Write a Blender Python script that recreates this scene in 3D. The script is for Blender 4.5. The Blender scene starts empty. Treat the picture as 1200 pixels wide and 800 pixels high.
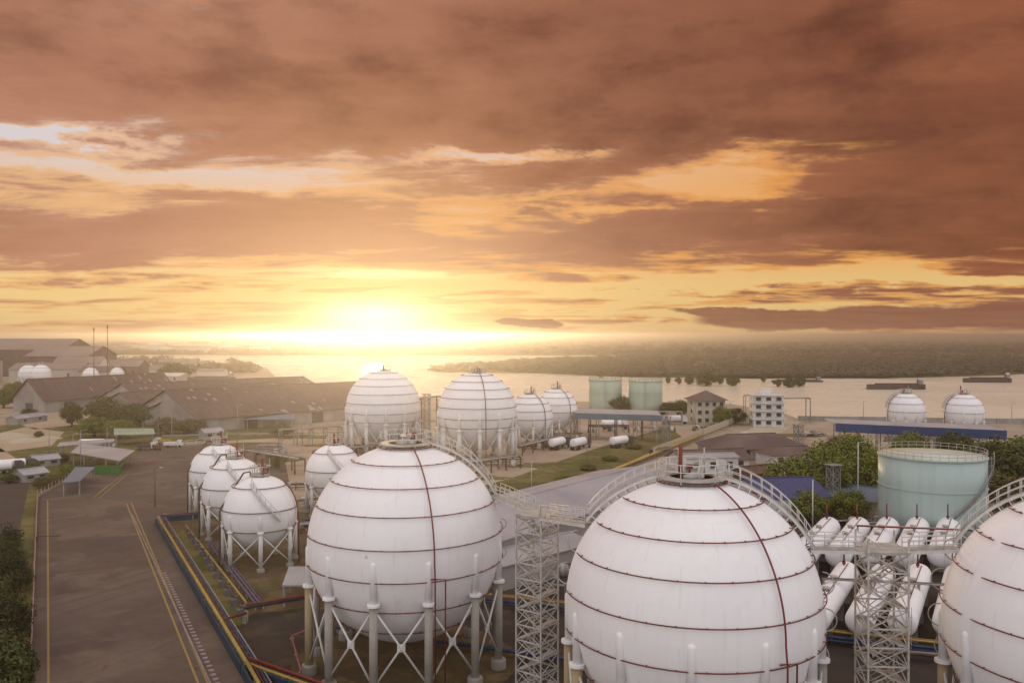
import bpy, bmesh, math, random
from math import sin, cos, pi, radians, atan, atan2, sqrt, hypot
from mathutils import Vector, Matrix

SC = bpy.context.scene
COL = SC.collection
R = random.Random(7)

# ------------------------------------------------------------------ camera
CAM_H = 34.0
F = 1000.0            # focal length in the photograph's pixels (1200 wide)
HZ = 392.0            # horizon row
cam_d = bpy.data.cameras.new('camera')
cam_d.sensor_width = 36.0
cam_d.lens = 30.0
cam_d.clip_start = 0.5
cam_d.clip_end = 40000
cam = bpy.data.objects.new('camera', cam_d)
COL.objects.link(cam)
cam.location = (0, 0, CAM_H)
cam.rotation_euler = (radians(90 - 0.458), 0, 0)
SC.camera = cam

# ------------------------------------------------------------------ colour helpers
def lin(c):
    c = c / 255.0
    return c / 12.92 if c <= 0.04045 else ((c + 0.055) / 1.055) ** 2.4
def srgb(r, g, b):
    return (lin(r), lin(g), lin(b))

# ------------------------------------------------------------------ node expression helper
class E:
    """a value socket with arithmetic"""
    def __init__(s, t, sock): s.t, s.s = t, sock
    def _m(s, op, *o):
        n = s.t.nodes.new('ShaderNodeMath'); n.operation = op
        for i, a in enumerate((s,) + o):
            if isinstance(a, E): s.t.links.new(a.s, n.inputs[i])
            else: n.inputs[i].default_value = a
        return E(s.t, n.outputs[0])
    def __add__(s, o): return s._m('ADD', o)
    __radd__ = __add__
    def __mul__(s, o): return s._m('MULTIPLY', o)
    __rmul__ = __mul__
    def __sub__(s, o): return s._m('SUBTRACT', o)
    def __rsub__(s, o): return (s * -1.0) + o
    def __truediv__(s, o): return s._m('DIVIDE', o)
    def max(s, o): return s._m('MAXIMUM', o)
    def min(s, o): return s._m('MINIMUM', o)
    def pow(s, o): return s._m('POWER', o)
    def exp(s): return s._m('EXPONENT')
    def asin(s): return s._m('ARCSINE')
    def acos(s): return s._m('ARCCOSINE')
    def atan2(s, o): return s._m('ARCTAN2', o)
    def step(s, a, b):
        n = s.t.nodes.new('ShaderNodeMapRange'); n.interpolation_type = 'SMOOTHSTEP'
        s.t.links.new(s.s, n.inputs[0])
        n.inputs[1].default_value = a; n.inputs[2].default_value = b
        return E(s.t, n.outputs[0])
def combine(t, x, y, z=0.0):
    n = t.nodes.new('ShaderNodeCombineXYZ')
    for i, a in enumerate((x, y, z)):
        if isinstance(a, E): t.links.new(a.s, n.inputs[i])
        else: n.inputs[i].default_value = a
    return n.outputs[0]
def noise(t, vec, scale, detail=6, rough=0.55, dist=0.0):
    n = t.nodes.new('ShaderNodeTexNoise')
    t.links.new(vec, n.inputs['Vector'])
    n.inputs['Scale'].default_value = scale; n.inputs['Detail'].default_value = detail
    n.inputs['Roughness'].default_value = rough; n.inputs['Distortion'].default_value = dist
    return E(t, n.outputs[0])
def mixc(t, fac, a, b, mode='MIX'):
    n = t.nodes.new('ShaderNodeMix'); n.data_type = 'RGBA'; n.blend_type = mode; n.clamp_factor = True
    for sock, v in ((n.inputs[0], fac), (n.inputs[6], a), (n.inputs[7], b)):
        if isinstance(v, E): t.links.new(v.s, sock)
        elif hasattr(v, 'is_output'): t.links.new(v, sock)
        elif isinstance(v, (int, float)): sock.default_value = v
        else: sock.default_value = (*v, 1)
    return n.outputs[2]

# ------------------------------------------------------------------ sky
SUN_AZ = atan((441 - 600) / F)           # a little left of the view axis
SUN_EL = radians(1.5)
SUN_DIR = Vector((sin(SUN_AZ) * cos(SUN_EL), cos(SUN_AZ) * cos(SUN_EL), sin(SUN_EL)))
world = bpy.data.worlds.new('World'); SC.world = world
world.use_nodes = True
def build_sky():
    t = world.node_tree; t.nodes.clear()
    tc = t.nodes.new('ShaderNodeTexCoord')
    sep = t.nodes.new('ShaderNodeSeparateXYZ'); t.links.new(tc.outputs['Generated'], sep.inputs[0])
    x, y, z = (E(t, sep.outputs[i]) for i in range(3))
    zz = z.max(0.0)
    az = x.atan2(y); el = zz.asin()
    zc = zz + 0.09
    u = x / zc; v = y / zc
    flat = combine(t, u * 0.5, v * 0.95)
    A = noise(t, flat, 1.3, 8, 0.56, 0.45)
    D = noise(t, combine(t, u * 0.30 + 7.3, v * 0.55 + 2.1), 0.8, 5, 0.5, 0.2)
    wa = noise(t, combine(t, az * 7.0, el * 16.0, 3.0), 1.0, 6, 0.6)
    wb = noise(t, combine(t, az * 9.0, el * 26.0, 9.0), 1.0, 7, 0.6)
    S = noise(t, combine(t, az * 4.0, el * 75.0, 1.0), 1.0, 6, 0.55, 0.2)      # flat streaks low down
    azw = az + (wa - 0.5) * 0.22
    elw = el + (wb - 0.5) * 0.075
    def blob(px, py, sx, sy):
        a0 = atan((px - 600) / F); e0 = atan((HZ - py) / F * cos(a0))
        da = (azw - a0) * (1000.0 / sx); de = (elw - e0) * (1000.0 / sy)
        return ((da * da + de * de) * -1.0).exp()
    pos = blob(640, 378, 55, 7) * 0.1 + blob(700, 262, 200, 34) * 0.22 \
        + blob(1160, 250, 170, 90) * 0.30 + blob(300, 85, 420, 75) * 0.22 + blob(850, 90, 500, 80) * 0.26 \
        + blob(60, 275, 260, 38) * 0.20 + blob(330, 265, 190, 30) * 0.16 + blob(90, 328, 210, 7) * 0.22 + blob(830, 345, 210, 6) * 0.18 \
        + blob(930, 268, 130, 24) * 0.15
    neg = blob(70, 163, 90, 9) * 0.42 + blob(370, 197, 110, 14) * 0.22 + blob(575, 182, 120, 10) * 0.36 \
        + blob(850, 205, 130, 20) * 0.34 + blob(670, 235, 210, 14) * 0.22 + blob(930, 280, 120, 8) * 0.16 + blob(480, 335, 1200, 24) * 0.14 + blob(190, 206, 130, 10) * 0.30 \
        + blob(960, 330, 330, 9) * 0.25 + blob(800, 380, 80, 6) * 0.3 + blob(110, 240, 130, 12) * 0.12 + blob(560, 265, 90, 12) * 0.15
    fineT = noise(t, combine(t, u * 1.1 + 3.0, v * 1.9 + 5.0), 1.6, 7, 0.62, 0.5)
    dens0 = (A - 0.5) * 0.85 + (D - 0.5) * 0.4 + (fineT - 0.5) * 0.75 + pos - neg + 0.60
    lowmix = el.step(0.11, 0.045)                                     # 1 near the horizon
    dens = dens0 + lowmix * ((S - 0.52) * 1.15 - 0.14)
    cover = dens.step(0.36, 0.66)
    thick = dens.step(0.52, 1.0)
    # distance from the sun
    dot = x * SUN_DIR.x + y * SUN_DIR.y + z * SUN_DIR.z
    ang = dot.min(0.99999).max(-0.99999).acos()
    right = az.step(-0.45, 0.5)
    near = (ang * ang * (-1.0 / (0.17 ** 2))).exp()
    # clear air between the clouds
    gap_hi = mixc(t, right, srgb(222, 212, 212), srgb(236, 168, 92))
    gap_mid = mixc(t, right, srgb(236, 196, 160), srgb(238, 168, 92))
    gap_lo = mixc(t, right, srgb(244, 208, 142), srgb(234, 196, 130))
    gap = mixc(t, el.step(0.15, 0.20), gap_mid, gap_hi)
    gap = mixc(t, el.step(0.10, 0.05), gap, gap_lo)
    gap = mixc(t, near * el.step(0.15, 0.07) * 0.7, gap, srgb(252, 214, 140))
    # clouds
    c_thin = mixc(t, right, srgb(190, 136, 108), srgb(160, 98, 68))
    c_thick = mixc(t, right, srgb(146, 88, 66), srgb(100, 53, 35))
    cl = mixc(t, thick, c_thin, c_thick)
    tex = (A - 0.5) * 1.0 + (wa - 0.5) * 1.4 + (fineT - 0.5) * 0.5
    cl = mixc(t, (tex * 1.4 + 0.34).max(0.0).min(1.0), cl, mixc(t, right, srgb(192, 136, 109), srgb(150, 89, 62)))
    cl = mixc(t, (tex * -1.8).max(0.0).min(0.85), cl, mixc(t, right, srgb(114, 68, 54), srgb(80, 42, 31)))
    cl = mixc(t, near * 0.65, cl, srgb(228, 176, 124))
    wide = (ang * ang * (-1.0 / (0.36 ** 2))).exp()
    cl = mixc(t, wide * el.step(0.20, 0.10) * 0.5, cl, srgb(212, 162, 132))
    low_cl = mixc(t, right, srgb(200, 148, 106), srgb(146, 96, 76))
    cl = mixc(t, el.step(0.07, 0.03) * 0.8, cl, mixc(t, near * 0.9, low_cl, srgb(250, 214, 140)))
    rim = (dens.step(0.38, 0.47) * (1.0 - dens.step(0.47, 0.60)))
    col = mixc(t, cover, gap, cl)
    col = mixc(t, rim * 0.55, col, mixc(t, right, srgb(246, 186, 118), srgb(236, 152, 66)))
    # haze line at the horizon
    col = mixc(t, (el * -70.0).exp() * 0.55, col, mixc(t, near, srgb(206, 156, 118), srgb(255, 214, 140)))
    # the long dark bank low on the right and a scrap of cloud left of it
    az2 = az + (wa - 0.5) * 0.10; el2 = el + (wb - 0.5) * 0.030
    def bank(px, py, sx, sy):
        a0 = atan((px - 600) / F); e0 = atan((HZ - py) / F * cos(a0))
        da = (az2 - a0) * (1000.0 / sx); de = (el2 - e0) * (1000.0 / sy)
        return ((da * da * da * da + de * de) * -1.0).exp()
    bk = bank(1050, 372, 235, 15).max(bank(618, 377, 42, 7)).max(bank(880, 366, 90, 7))
    col = mixc(t, bk.step(0.38, 0.58) * 0.92, col, mixc(t, (fineT * 1.5 - 0.25).max(0.0).min(1.0), srgb(118, 74, 64), srgb(160, 108, 84)))
    # glare around the sun
    dx = (az - SUN_AZ); dy = (el - radians(1.3))
    g1 = ((dx * dx * (1 / 0.062 ** 2) + dy * dy * (1 / 0.018 ** 2)) * -1.0).exp()
    g2 = ((dx * dx * (1 / 0.19 ** 2) + dy * dy * (1 / 0.085 ** 2)) * -1.0).exp()
    g3 = ((dx * dx * (1 / 0.085 ** 2) + (el - 0.070) * (el - 0.070) * (1 / 0.0055 ** 2)) * -1.0).exp()
    front = y.step(0.0, 0.3)
    col = mixc(t, 1.0, col, mixc(t, (g1 * 0.34 + g2 * 0.055 + g3 * 0.14).min(1.0) * front, (0, 0, 0), (3.2, 2.75, 1.7)), 'ADD')
    # the sky away from the sunset: pale grey-lilac cloud, as the light on the tanks implies
    away = dot.step(0.72, -0.15)
    cool = mixc(t, (A * 1.6 - 0.3).max(0.0).min(1.0), (1.03, 0.985, 1.02), (1.35, 1.28, 1.30))
    col = mixc(t, away, col, cool)
    bc = t.nodes.new('ShaderNodeBackground'); bc.inputs[1].default_value = 1.0
    t.links.new(col, bc.inputs[0])
    sky = t.nodes.new('ShaderNodeTexSky'); sky.sky_type = 'NISHITA'; sky.sun_disc = False
    sky.sun_elevation = SUN_EL; sky.sun_rotation = SUN_AZ; sky.dust_density = 3.0
    bs = t.nodes.new('ShaderNodeBackground'); bs.inputs[1].default_value = 0.10
    t.links.new(sky.outputs[0], bs.inputs[0])
    mx = t.nodes.new('ShaderNodeMixShader'); mx.inputs[0].default_value = 0.92
    t.links.new(bs.outputs[0], mx.inputs[1]); t.links.new(bc.outputs[0], mx.inputs[2])
    out = t.nodes.new('ShaderNodeOutputWorld'); t.links.new(mx.outputs[0], out.inputs[0])
build_sky()

sun_d = bpy.data.lights.new('sun', 'SUN'); sun_d.energy = 1.25; sun_d.angle = radians(0.6); sun_d.color = (1.0, 0.70, 0.38)
sun = bpy.data.objects.new('sun', sun_d); COL.objects.link(sun)
sun.rotation_euler = (-SUN_DIR).to_track_quat('-Z', 'Y').to_euler()

SC.view_settings.view_transform = 'Standard'
SC.view_settings.look = 'None'
SC.view_settings.exposure = 0.0
SC.view_settings.gamma = 1.0
SC.view_settings.use_curve_mapping = False
SC.render.engine = 'CYCLES'
SC.cycles.use_denoising = True
SC.cycles.max_bounces = 6
SC.cycles.diffuse_bounces = 3
SC.cycles.glossy_bounces = 3
SC.cycles.volume_bounces = 0
SC.cycles.sample_clamp_indirect = 6.0
HAZE = 3.6e-4
world.cycles.sampling_method = 'MANUAL'; world.cycles.sample_map_resolution = 512

# ------------------------------------------------------------------ materials
MATS = {}
def mat(name, col, rough=0.7, var=0.12, scale=0.6, col2=None, metal=0.0, bump=0.0, stretch=(1, 1, 1), spec=0.4, fine=0.05, thr=None):
    if name in MATS: return MATS[name]
    m = bpy.data.materials.new(name); m.use_nodes = True; MATS[name] = m
    t = m.node_tree; b = t.nodes['Principled BSDF']
    tc = t.nodes.new('ShaderNodeTexCoord')
    mp = t.nodes.new('ShaderNodeMapping'); mp.inputs['Scale'].default_value = stretch
    t.links.new(tc.outputs['Object'], mp.inputs[0])
    n1 = noise(t, mp.outputs[0], scale, 8, 0.6, 0.3)
    n2 = noise(t, mp.outputs[0], scale * 9, 4, 0.6)
    a = col; c2 = col2 or tuple(c * (1 - var * 2.2) for c in col)
    f = n1.step(*(thr or (0.32, 0.72)))
    k = mixc(t, f, a, c2)
    k = mixc(t, (n2 * fine * 4).min(1.0), k, tuple(c * 0.55 for c in col))
    t.links.new(k, b.inputs['Base Color'])
    t.links.new((n2 * 0.25 + (rough - 0.12)).s, b.inputs['Roughness'])
    b.inputs['Metallic'].default_value = metal
    b.inputs['Specular IOR Level'].default_value = spec
    if bump:
        bn = t.nodes.new('ShaderNodeBump'); bn.inputs['Strength'].default_value = bump; bn.inputs['Distance'].default_value = 0.1
        t.links.new(n2.s, bn.inputs['Height']); t.links.new(bn.outputs[0], b.inputs['Normal'])
    return m

def ribbed(name, col, col2, pitch=0.9, axis='X', rough=0.55, scale=0.12):
    """profiled sheet metal: real waves in the relief, patchy weathering in the colour"""
    if name in MATS: return MATS[name]
    m = mat(name, col, rough, 0.15, scale, col2, bump=0.0)
    t = m.node_tree; b = t.nodes['Principled BSDF']
    tc = t.nodes.new('ShaderNodeTexCoord')
    w = t.nodes.new('ShaderNodeTexWave'); w.bands_direction = axis; w.inputs['Scale'].default_value = 0.31 / pitch
    w.inputs['Distortion'].default_value = 0.0
    t.links.new(tc.outputs['Object'], w.inputs[0])
    bn = t.nodes.new('ShaderNodeBump'); bn.inputs['Strength'].default_value = 0.5; bn.inputs['Distance'].default_value = 0.08
    t.links.new(w.outputs['Fac'], bn.inputs['Height']); t.links.new(bn.outputs[0], b.inputs['Normal'])
    return m

def sphere_paint():
    """white tank paint: faint plate seams, rain streaks and dust"""
    m = bpy.data.materials.new('tank_white'); m.use_nodes = True; MATS['tank_white'] = m
    t = m.node_tree; b = t.nodes['Principled BSDF']
    tc = t.nodes.new('ShaderNodeTexCoord')
    sep = t.nodes.new('ShaderNodeSeparateXYZ'); t.links.new(tc.outputs['Object'], sep.inputs[0])
    x, y, z = (E(t, sep.outputs[i]) for i in range(3))
    a = y.atan2(x)
    oi = t.nodes.new('ShaderNodeObjectInfo'); rnd = E(t, oi.outputs['Random']) * 61.0
    shifted = combine(t, x + rnd, y + rnd * 0.7, z + rnd * 1.3)
    streak = noise(t, combine(t, x * 1.3 + rnd, y * 1.3, z * 0.10), 1.0, 8, 0.68, 0.2)
    streak2 = noise(t, combine(t, x * 3.6, y * 3.6 + rnd, z * 0.16), 1.0, 5, 0.6, 0.1)
    cloud = noise(t, shifted, 0.16, 6, 0.55)
    spots = noise(t, shifted, 0.9, 4, 0.55)
    col = mixc(t, streak.step(0.50, 0.80) * 0.30, (0.82, 0.81, 0.81), (0.58, 0.53, 0.48))
    col = mixc(t, cloud.step(0.42, 0.7) * 0.22, col, (0.66, 0.64, 0.64))
    col = mixc(t, streak2.step(0.62, 0.82) * streak.step(0.45, 0.65) * 0.22, col, (0.46, 0.33, 0.24))
    col = mixc(t, spots.step(0.74, 0.78) * 0.5, col, (0.42, 0.28, 0.18))
    seam = t.nodes.new('ShaderNodeTexBrick'); seam.inputs['Scale'].default_value = 1.0
    seam.inputs['Mortar Size'].default_value = 0.012; seam.inputs['Brick Width'].default_value = 0.62; seam.inputs['Row Height'].default_value = 2.6
    seam.inputs['Mortar Smooth'].default_value = 0.6; seam.offset = 0.5
    t.links.new(combine(t, a, z), seam.inputs['Vector'])
    fac = E(t, seam.outputs['Fac'])
    col = mixc(t, fac * 0.10, col, (0.45, 0.42, 0.40))
    t.links.new(col, b.inputs['Base Color'])
    t.links.new((cloud * 0.2 + 0.70).s, b.inputs['Roughness'])
    b.inputs['Specular IOR Level'].default_value = 0.04
    bn = t.nodes.new('ShaderNodeBump'); bn.inputs['Strength'].default_value = 0.25; bn.inputs['Distance'].default_value = 0.05
    t.links.new((fac + cloud * 1.5).s, bn.inputs['Height']); t.links.new(bn.outputs[0], b.inputs['Normal'])
sphere_paint()

mat('white_steel', (0.66, 0.64, 0.61), 0.5, 0.10, 1.5)
mat('old_white_steel', (0.50, 0.47, 0.42), 0.6, 0.18, 1.2)
mat('red_pipe', (0.19, 0.028, 0.020), 0.55, 0.2, 1.4)
mat('red_bright', (0.20, 0.022, 0.016), 0.5, 0.15, 1.4)
mat('pink_rail', (0.34, 0.11, 0.09), 0.6, 0.15, 1.4)
mat('yellow_pipe', (0.42, 0.29, 0.06), 0.55, 0.15, 1.2)
mat('yellow_fireproof', (0.40, 0.30, 0.15), 0.85, 0.15, 0.8, (0.34, 0.27, 0.17))
mat('fireproof', (0.40, 0.37, 0.33), 0.85, 0.18, 0.7, (0.30, 0.27, 0.23))
mat('blue_pipe', (0.03, 0.055, 0.12), 0.55, 0.2, 1.2)
mat('teal_wall', (0.018, 0.045, 0.08), 0.7, 0.2, 0.7)
mat('purple_pipe', (0.13, 0.10, 0.15), 0.6, 0.2, 1.2)
mat('grey_steel', (0.30, 0.29, 0.28), 0.55, 0.15, 1.0)
mat('dark_steel', (0.09, 0.08, 0.075), 0.6, 0.15, 1.0)
mat('brown_rust', (0.16, 0.085, 0.055), 0.8, 0.25, 1.0)
mat('concrete', (0.36, 0.33, 0.29), 0.9, 0.15, 0.35, bump=0.2)
mat('pale_concrete', (0.50, 0.43, 0.30), 0.9, 0.12, 0.12, (0.42, 0.36, 0.28))
mat('asphalt', (0.10, 0.074, 0.062), 0.92, 0.2, 0.07, (0.055, 0.040, 0.034), bump=0.15)
mat('road_yellow', (0.36, 0.24, 0.055), 0.8, 0.25, 1.6, (0.26, 0.18, 0.07))
mat('road_white', (0.42, 0.38, 0.36), 0.8, 0.2, 1.6, (0.35, 0.32, 0.3))
mat('soil', (0.085, 0.055, 0.030), 0.98, 0.25, 0.10, (0.15, 0.105, 0.055), bump=0.4)
mat('dark_yard', (0.075, 0.056, 0.044), 0.95, 0.2, 0.13, (0.055, 0.040, 0.031))
mat('sand', (0.46, 0.36, 0.25), 0.98, 0.15, 0.05, (0.34, 0.26, 0.17))
mat('grass', (0.085, 0.085, 0.018), 0.98, 0.2, 0.09, (0.15, 0.11, 0.045), bump=0.5)
mat('turq', (0.39, 0.49, 0.46), 0.5, 0.08, 0.55, (0.33, 0.42, 0.39), fine=0.02, stretch=(1, 1, .10), thr=(.45, .75))
mat('turq_roof', (0.58, 0.62, 0.52), 0.6, 0.1, 0.2)
mat('seagreen', (0.42, 0.50, 0.39), 0.6, 0.1, 0.08, fine=0.02)
mat('blue_paint', (0.035, 0.06, 0.17), 0.5, 0.12, 0.2)
mat('blue_grey', (0.14, 0.19, 0.24), 0.5, 0.15, 0.2)
mat('white_wall', (0.74, 0.72, 0.70), 0.8, 0.12, 0.15)
mat('cream_wall', (0.55, 0.50, 0.40), 0.85, 0.12, 0.15)
mat('grey_wall', (0.36, 0.33, 0.31), 0.9, 0.15, 0.10, (0.25, 0.22, 0.2))
mat('glass_dark', (0.03, 0.035, 0.04), 0.2, 0.1, 1.0, spec=0.6)
mat('tower_steel', (0.62, 0.58, 0.53), 0.6, 0.2, 1.0)
mat('yellow_bright', (0.60, 0.40, 0.07), 0.6, 0.15, 1.0)
mat('kerb_pink', (0.34, 0.27, 0.26), 0.9, 0.2, 1.0)
mat('bark', (0.10, 0.07, 0.045), 0.95, 0.2, 1.0)
mat('green_board', (0.035, 0.16, 0.02), 0.6, 0.1, 0.5)
mat('roof_brown', (0.17, 0.115, 0.10), 0.9, 0.2, 0.12, (0.10, 0.068, 0.06))
mat('hull_dark', (0.10, 0.07, 0.06), 0.7, 0.2, 0.1)
mat('black_rubber', (0.02, 0.02, 0.02), 0.8, 0.1, 1.0)
mat('far_wall', (0.45, 0.40, 0.36), 0.9, 0.1, 0.02)
mat('far_roof', (0.26, 0.20, 0.18), 0.9, 0.1, 0.02)
mat('far_pale', (0.66, 0.62, 0.56), 0.9, 0.1, 0.02)
ribbed('roof_grey', (0.40, 0.39, 0.41), (0.31, 0.30, 0.33), 0.8, 'X', 0.5)
ribbed('roof_pale', (0.42, 0.41, 0.41), (0.31, 0.30, 0.31), 0.7, 'X', 0.5)
ribbed('roof_green', (0.34, 0.44, 0.33), (0.26, 0.34, 0.26), 0.7, 'X', 0.5)
ribbed('roof_blue', (0.055, 0.065, 0.17), (0.045, 0.055, 0.13), 0.8, 'X', 0.5)
ribbed('roof_blue_pale', (0.17, 0.21, 0.27), (0.13, 0.16, 0.20), 0.7, 'X', 0.5)

def warehouse_roof_mat():
    m = mat('roof_asbestos', (0.125, 0.080, 0.072), 0.92, 0.2, 0.05, (0.092, 0.058, 0.052))
    t = m.node_tree; b = t.nodes['Principled BSDF']
    k = b.inputs['Base Color'].links[0].from_socket
    tc = t.nodes.new('ShaderNodeTexCoord')
    br = t.nodes.new('ShaderNodeTexBrick'); t.links.new(tc.outputs['Object'], br.inputs['Vector'])
    br.inputs['Scale'].default_value = 1.0; br.inputs['Brick Width'].default_value = 1.1; br.inputs['Row Height'].default_value = 2.4; br.offset = 0.0
    br.inputs['Mortar Size'].default_value = 0.04; br.inputs['Color1'].default_value = (0, 0, 0, 1); br.inputs['Color2'].default_value = (1, 1, 1, 1); br.inputs['Mortar'].default_value = (0, 0, 0, 1)
    sh = E(t, br.outputs['Color'])
    big = noise(t, tc.outputs['Object'], 0.035, 3, 0.5)
    str_ = t.nodes.new('ShaderNodeMapping'); str_.inputs['Scale'].default_value = (1.0, 0.12, 0.12); t.links.new(tc.outputs['Object'], str_.inputs[0])
    run = noise(t, str_.outputs[0], 0.9, 5, 0.6)
    k = mixc(t, sh * 0.28, k, (0.20, 0.145, 0.13))
    k = mixc(t, run.step(0.5, 0.7) * 0.45, k, (0.065, 0.042, 0.036))
    k = mixc(t, sh.step(0.90, 0.93) * big.step(0.50, 0.60) * 0.6, k, (0.40, 0.34, 0.31))
    t.links.new(k, b.inputs['Base Color'])
warehouse_roof_mat()

def worn(name, base, tints, joint=None, rot=0.0, slab=(6.0, 9.0), crack=0.0):
    """weathered ground: patches of other ground colours, slab joints, cracks, stains"""
    m = mat(name, base, 0.94, 0.15, 0.09, bump=0.25)
    t = m.node_tree; b = t.nodes['Principled BSDF']
    k = b.inputs['Base Color'].links[0].from_socket
    tc = t.nodes.new('ShaderNodeTexCoord')
    mp = t.nodes.new('ShaderNodeMapping'); mp.inputs['Rotation'].default_value = (0, 0, rot)
    t.links.new(tc.outputs['Object'], mp.inputs[0])
    for (c, sc, lo, hi, am) in tints:
        n = noise(t, mp.outputs[0], sc, 7, 0.62, 0.6)
        k = mixc(t, n.step(lo, hi) * am, k, c)
    if joint:
        br = t.nodes.new('ShaderNodeTexBrick'); t.links.new(mp.outputs[0], br.inputs['Vector'])
        br.inputs['Scale'].default_value = 1.0; br.inputs['Brick Width'].default_value = slab[0]; br.inputs['Row Height'].default_value = slab[1]
        br.inputs['Mortar Size'].default_value = 0.05; br.inputs['Color1'].default_value = (0, 0, 0, 1); br.inputs['Color2'].default_value = (1, 1, 1, 1)
        br.inputs['Mortar'].default_value = (0.5, 0.5, 0.5, 1)
        k = mixc(t, E(t, br.outputs['Color']) * 0.38, k, joint)
        tw = t.nodes.new('ShaderNodeMapping'); tw.inputs['Scale'].default_value = (1.0, 0.03, 1); t.links.new(mp.outputs[0], tw.inputs[0])
        tr = noise(t, tw.outputs[0], 0.55, 5, 0.6)
        k = mixc(t, tr.step(0.52, 0.68) * 0.55, k, tuple(c * .62 for c in base))
        oil = noise(t, mp.outputs[0], 0.8, 4, 0.5)
        k = mixc(t, oil.step(0.69, 0.74) * 0.6, k, tuple(c * .4 for c in base))
        k = mixc(t, E(t, br.outputs['Fac']) * 0.45, k, tuple(c * .45 for c in base))
    if crack:
        vo = t.nodes.new('ShaderNodeTexVoronoi'); vo.feature = 'DISTANCE_TO_EDGE'; vo.inputs['Scale'].default_value = 0.30
        nn = noise(t, mp.outputs[0], 0.6, 5, 0.6)
        vs = t.nodes.new('ShaderNodeVectorMath'); vs.operation = 'ADD'
        t.links.new(mp.outputs[0], vs.inputs[0]); t.links.new(combine(t, nn * 3.0, nn * -2.0, 0.0), vs.inputs[1])
        t.links.new(vs.outputs[0], vo.inputs['Vector'])
        k = mixc(t, (1.0 - E(t, vo.outputs['Distance']).step(0.0, 0.035)) * crack, k, tuple(c * .4 for c in base))
    t.links.new(k, b.inputs['Base Color'])
    return m
worn('road_asphalt', (0.138, 0.098, 0.072), [((0.076, 0.051, 0.038), .05, .45, .6, .7), ((0.185, 0.135, 0.098), .11, .52, .62, .6), ((0.045, 0.034, 0.030), .35, .62, .70, .6), ((0.16, 0.125, 0.10), .025, .55, .65, .35)],
     (0.15, 0.115, 0.095), radians(28.3), (4.4, 11.0), 0.12)
worn('ground_mix', (0.44, 0.35, 0.255), [((0.36, 0.28, 0.20), .03, .42, .58, .8), ((0.24, 0.185, 0.11), .055, .57, .66, .75), ((0.105, 0.10, 0.03), .04, .60, .68, .9), ((0.52, 0.44, 0.33), .10, .60, .68, .6), ((0.17, 0.115, 0.075), .018, .55, .66, .5)])
worn('yard_mix', (0.052, 0.037, 0.027), [((0.034, 0.025, 0.020), .12, .45, .58, .7), ((0.080, 0.056, 0.034), .2, .52, .62, .7), ((0.075, 0.068, 0.02), .13, .60, .67, .8), ((0.10, 0.075, 0.055), .35, .64, .70, .6)], None, 0, (5, 5), 0.0)
worn('soil_mix', (0.10, 0.064, 0.026), [((0.165, 0.112, 0.046), .25, .48, .62, .8), ((0.085, 0.075, 0.02), .3, .52, .62, .8), ((0.060, 0.042, 0.027), .5, .56, .66, .7), ((0.22, 0.17, 0.11), .4, .64, .70, .6)])
worn('grass_mix', (0.11, 0.105, 0.018), [((0.19, 0.15, 0.045), .10, .45, .6, .8), ((0.055, 0.058, 0.015), .3, .5, .62, .7), ((0.22, 0.165, 0.09), .06, .58, .66, .8)])
def leaf_mat(name, c1, c2):
    m = bpy.data.materials.new(name); m.use_nodes = True; MATS[name] = m
    t = m.node_tree; b = t.nodes['Principled BSDF']
    g = t.nodes.new('ShaderNodeNewGeometry')
    k = mixc(t, E(t, g.outputs['Random Per Island']), c1, c2)
    t.links.new(k, b.inputs['Base Color'])
    b.inputs['Roughness'].default_value = 0.75
    b.inputs['Specular IOR Level'].default_value = 0.25
leaf_mat('leaf_mid', (0.080, 0.105, 0.012), (0.19, 0.205, 0.032))
leaf_mat('leaf_dark', (0.045, 0.056, 0.015), (0.095, 0.100, 0.026))
leaf_mat('leaf_dry', (0.10, 0.085, 0.03), (0.15, 0.13, 0.045))
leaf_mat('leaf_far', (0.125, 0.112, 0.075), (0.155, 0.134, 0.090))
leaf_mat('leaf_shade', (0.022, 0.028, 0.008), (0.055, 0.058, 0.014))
leaf_mat('grass_blade', (0.09, 0.085, 0.02), (0.16, 0.13, 0.04))

def water_mat():
    m = bpy.data.materials.new('water'); m.use_nodes = True; MATS['water'] = m
    t = m.node_tree; b = t.nodes['Principled BSDF']
    b.inputs['Base Color'].default_value = (0.74, 0.68, 0.54, 1)
    b.inputs['Roughness'].default_value = 0.12
    b.inputs['IOR'].default_value = 1.2
    tc = t.nodes.new('ShaderNodeTexCoord')
    mp = t.nodes.new('ShaderNodeMapping'); mp.inputs['Scale'].default_value = (0.35, 1.0, 1)
    t.links.new(tc.outputs['Object'], mp.inputs[0])
    n1 = noise(t, mp.outputs[0], 0.30, 5, 0.6)
    n2 = noise(t, tc.outputs['Object'], 0.012, 4, 0.6, 0.5)
    bn = t.nodes.new('ShaderNodeBump'); bn.inputs['Strength'].default_value = 0.06; bn.inputs['Distance'].default_value = 1.0
    t.links.new(n1.s, bn.inputs['Height']); t.links.new(bn.outputs[0], b.inputs['Normal'])
    t.links.new((n2.step(0.4, 0.65) * 0.10 + 0.22).s, b.inputs['Roughness'])
water_mat()

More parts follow.
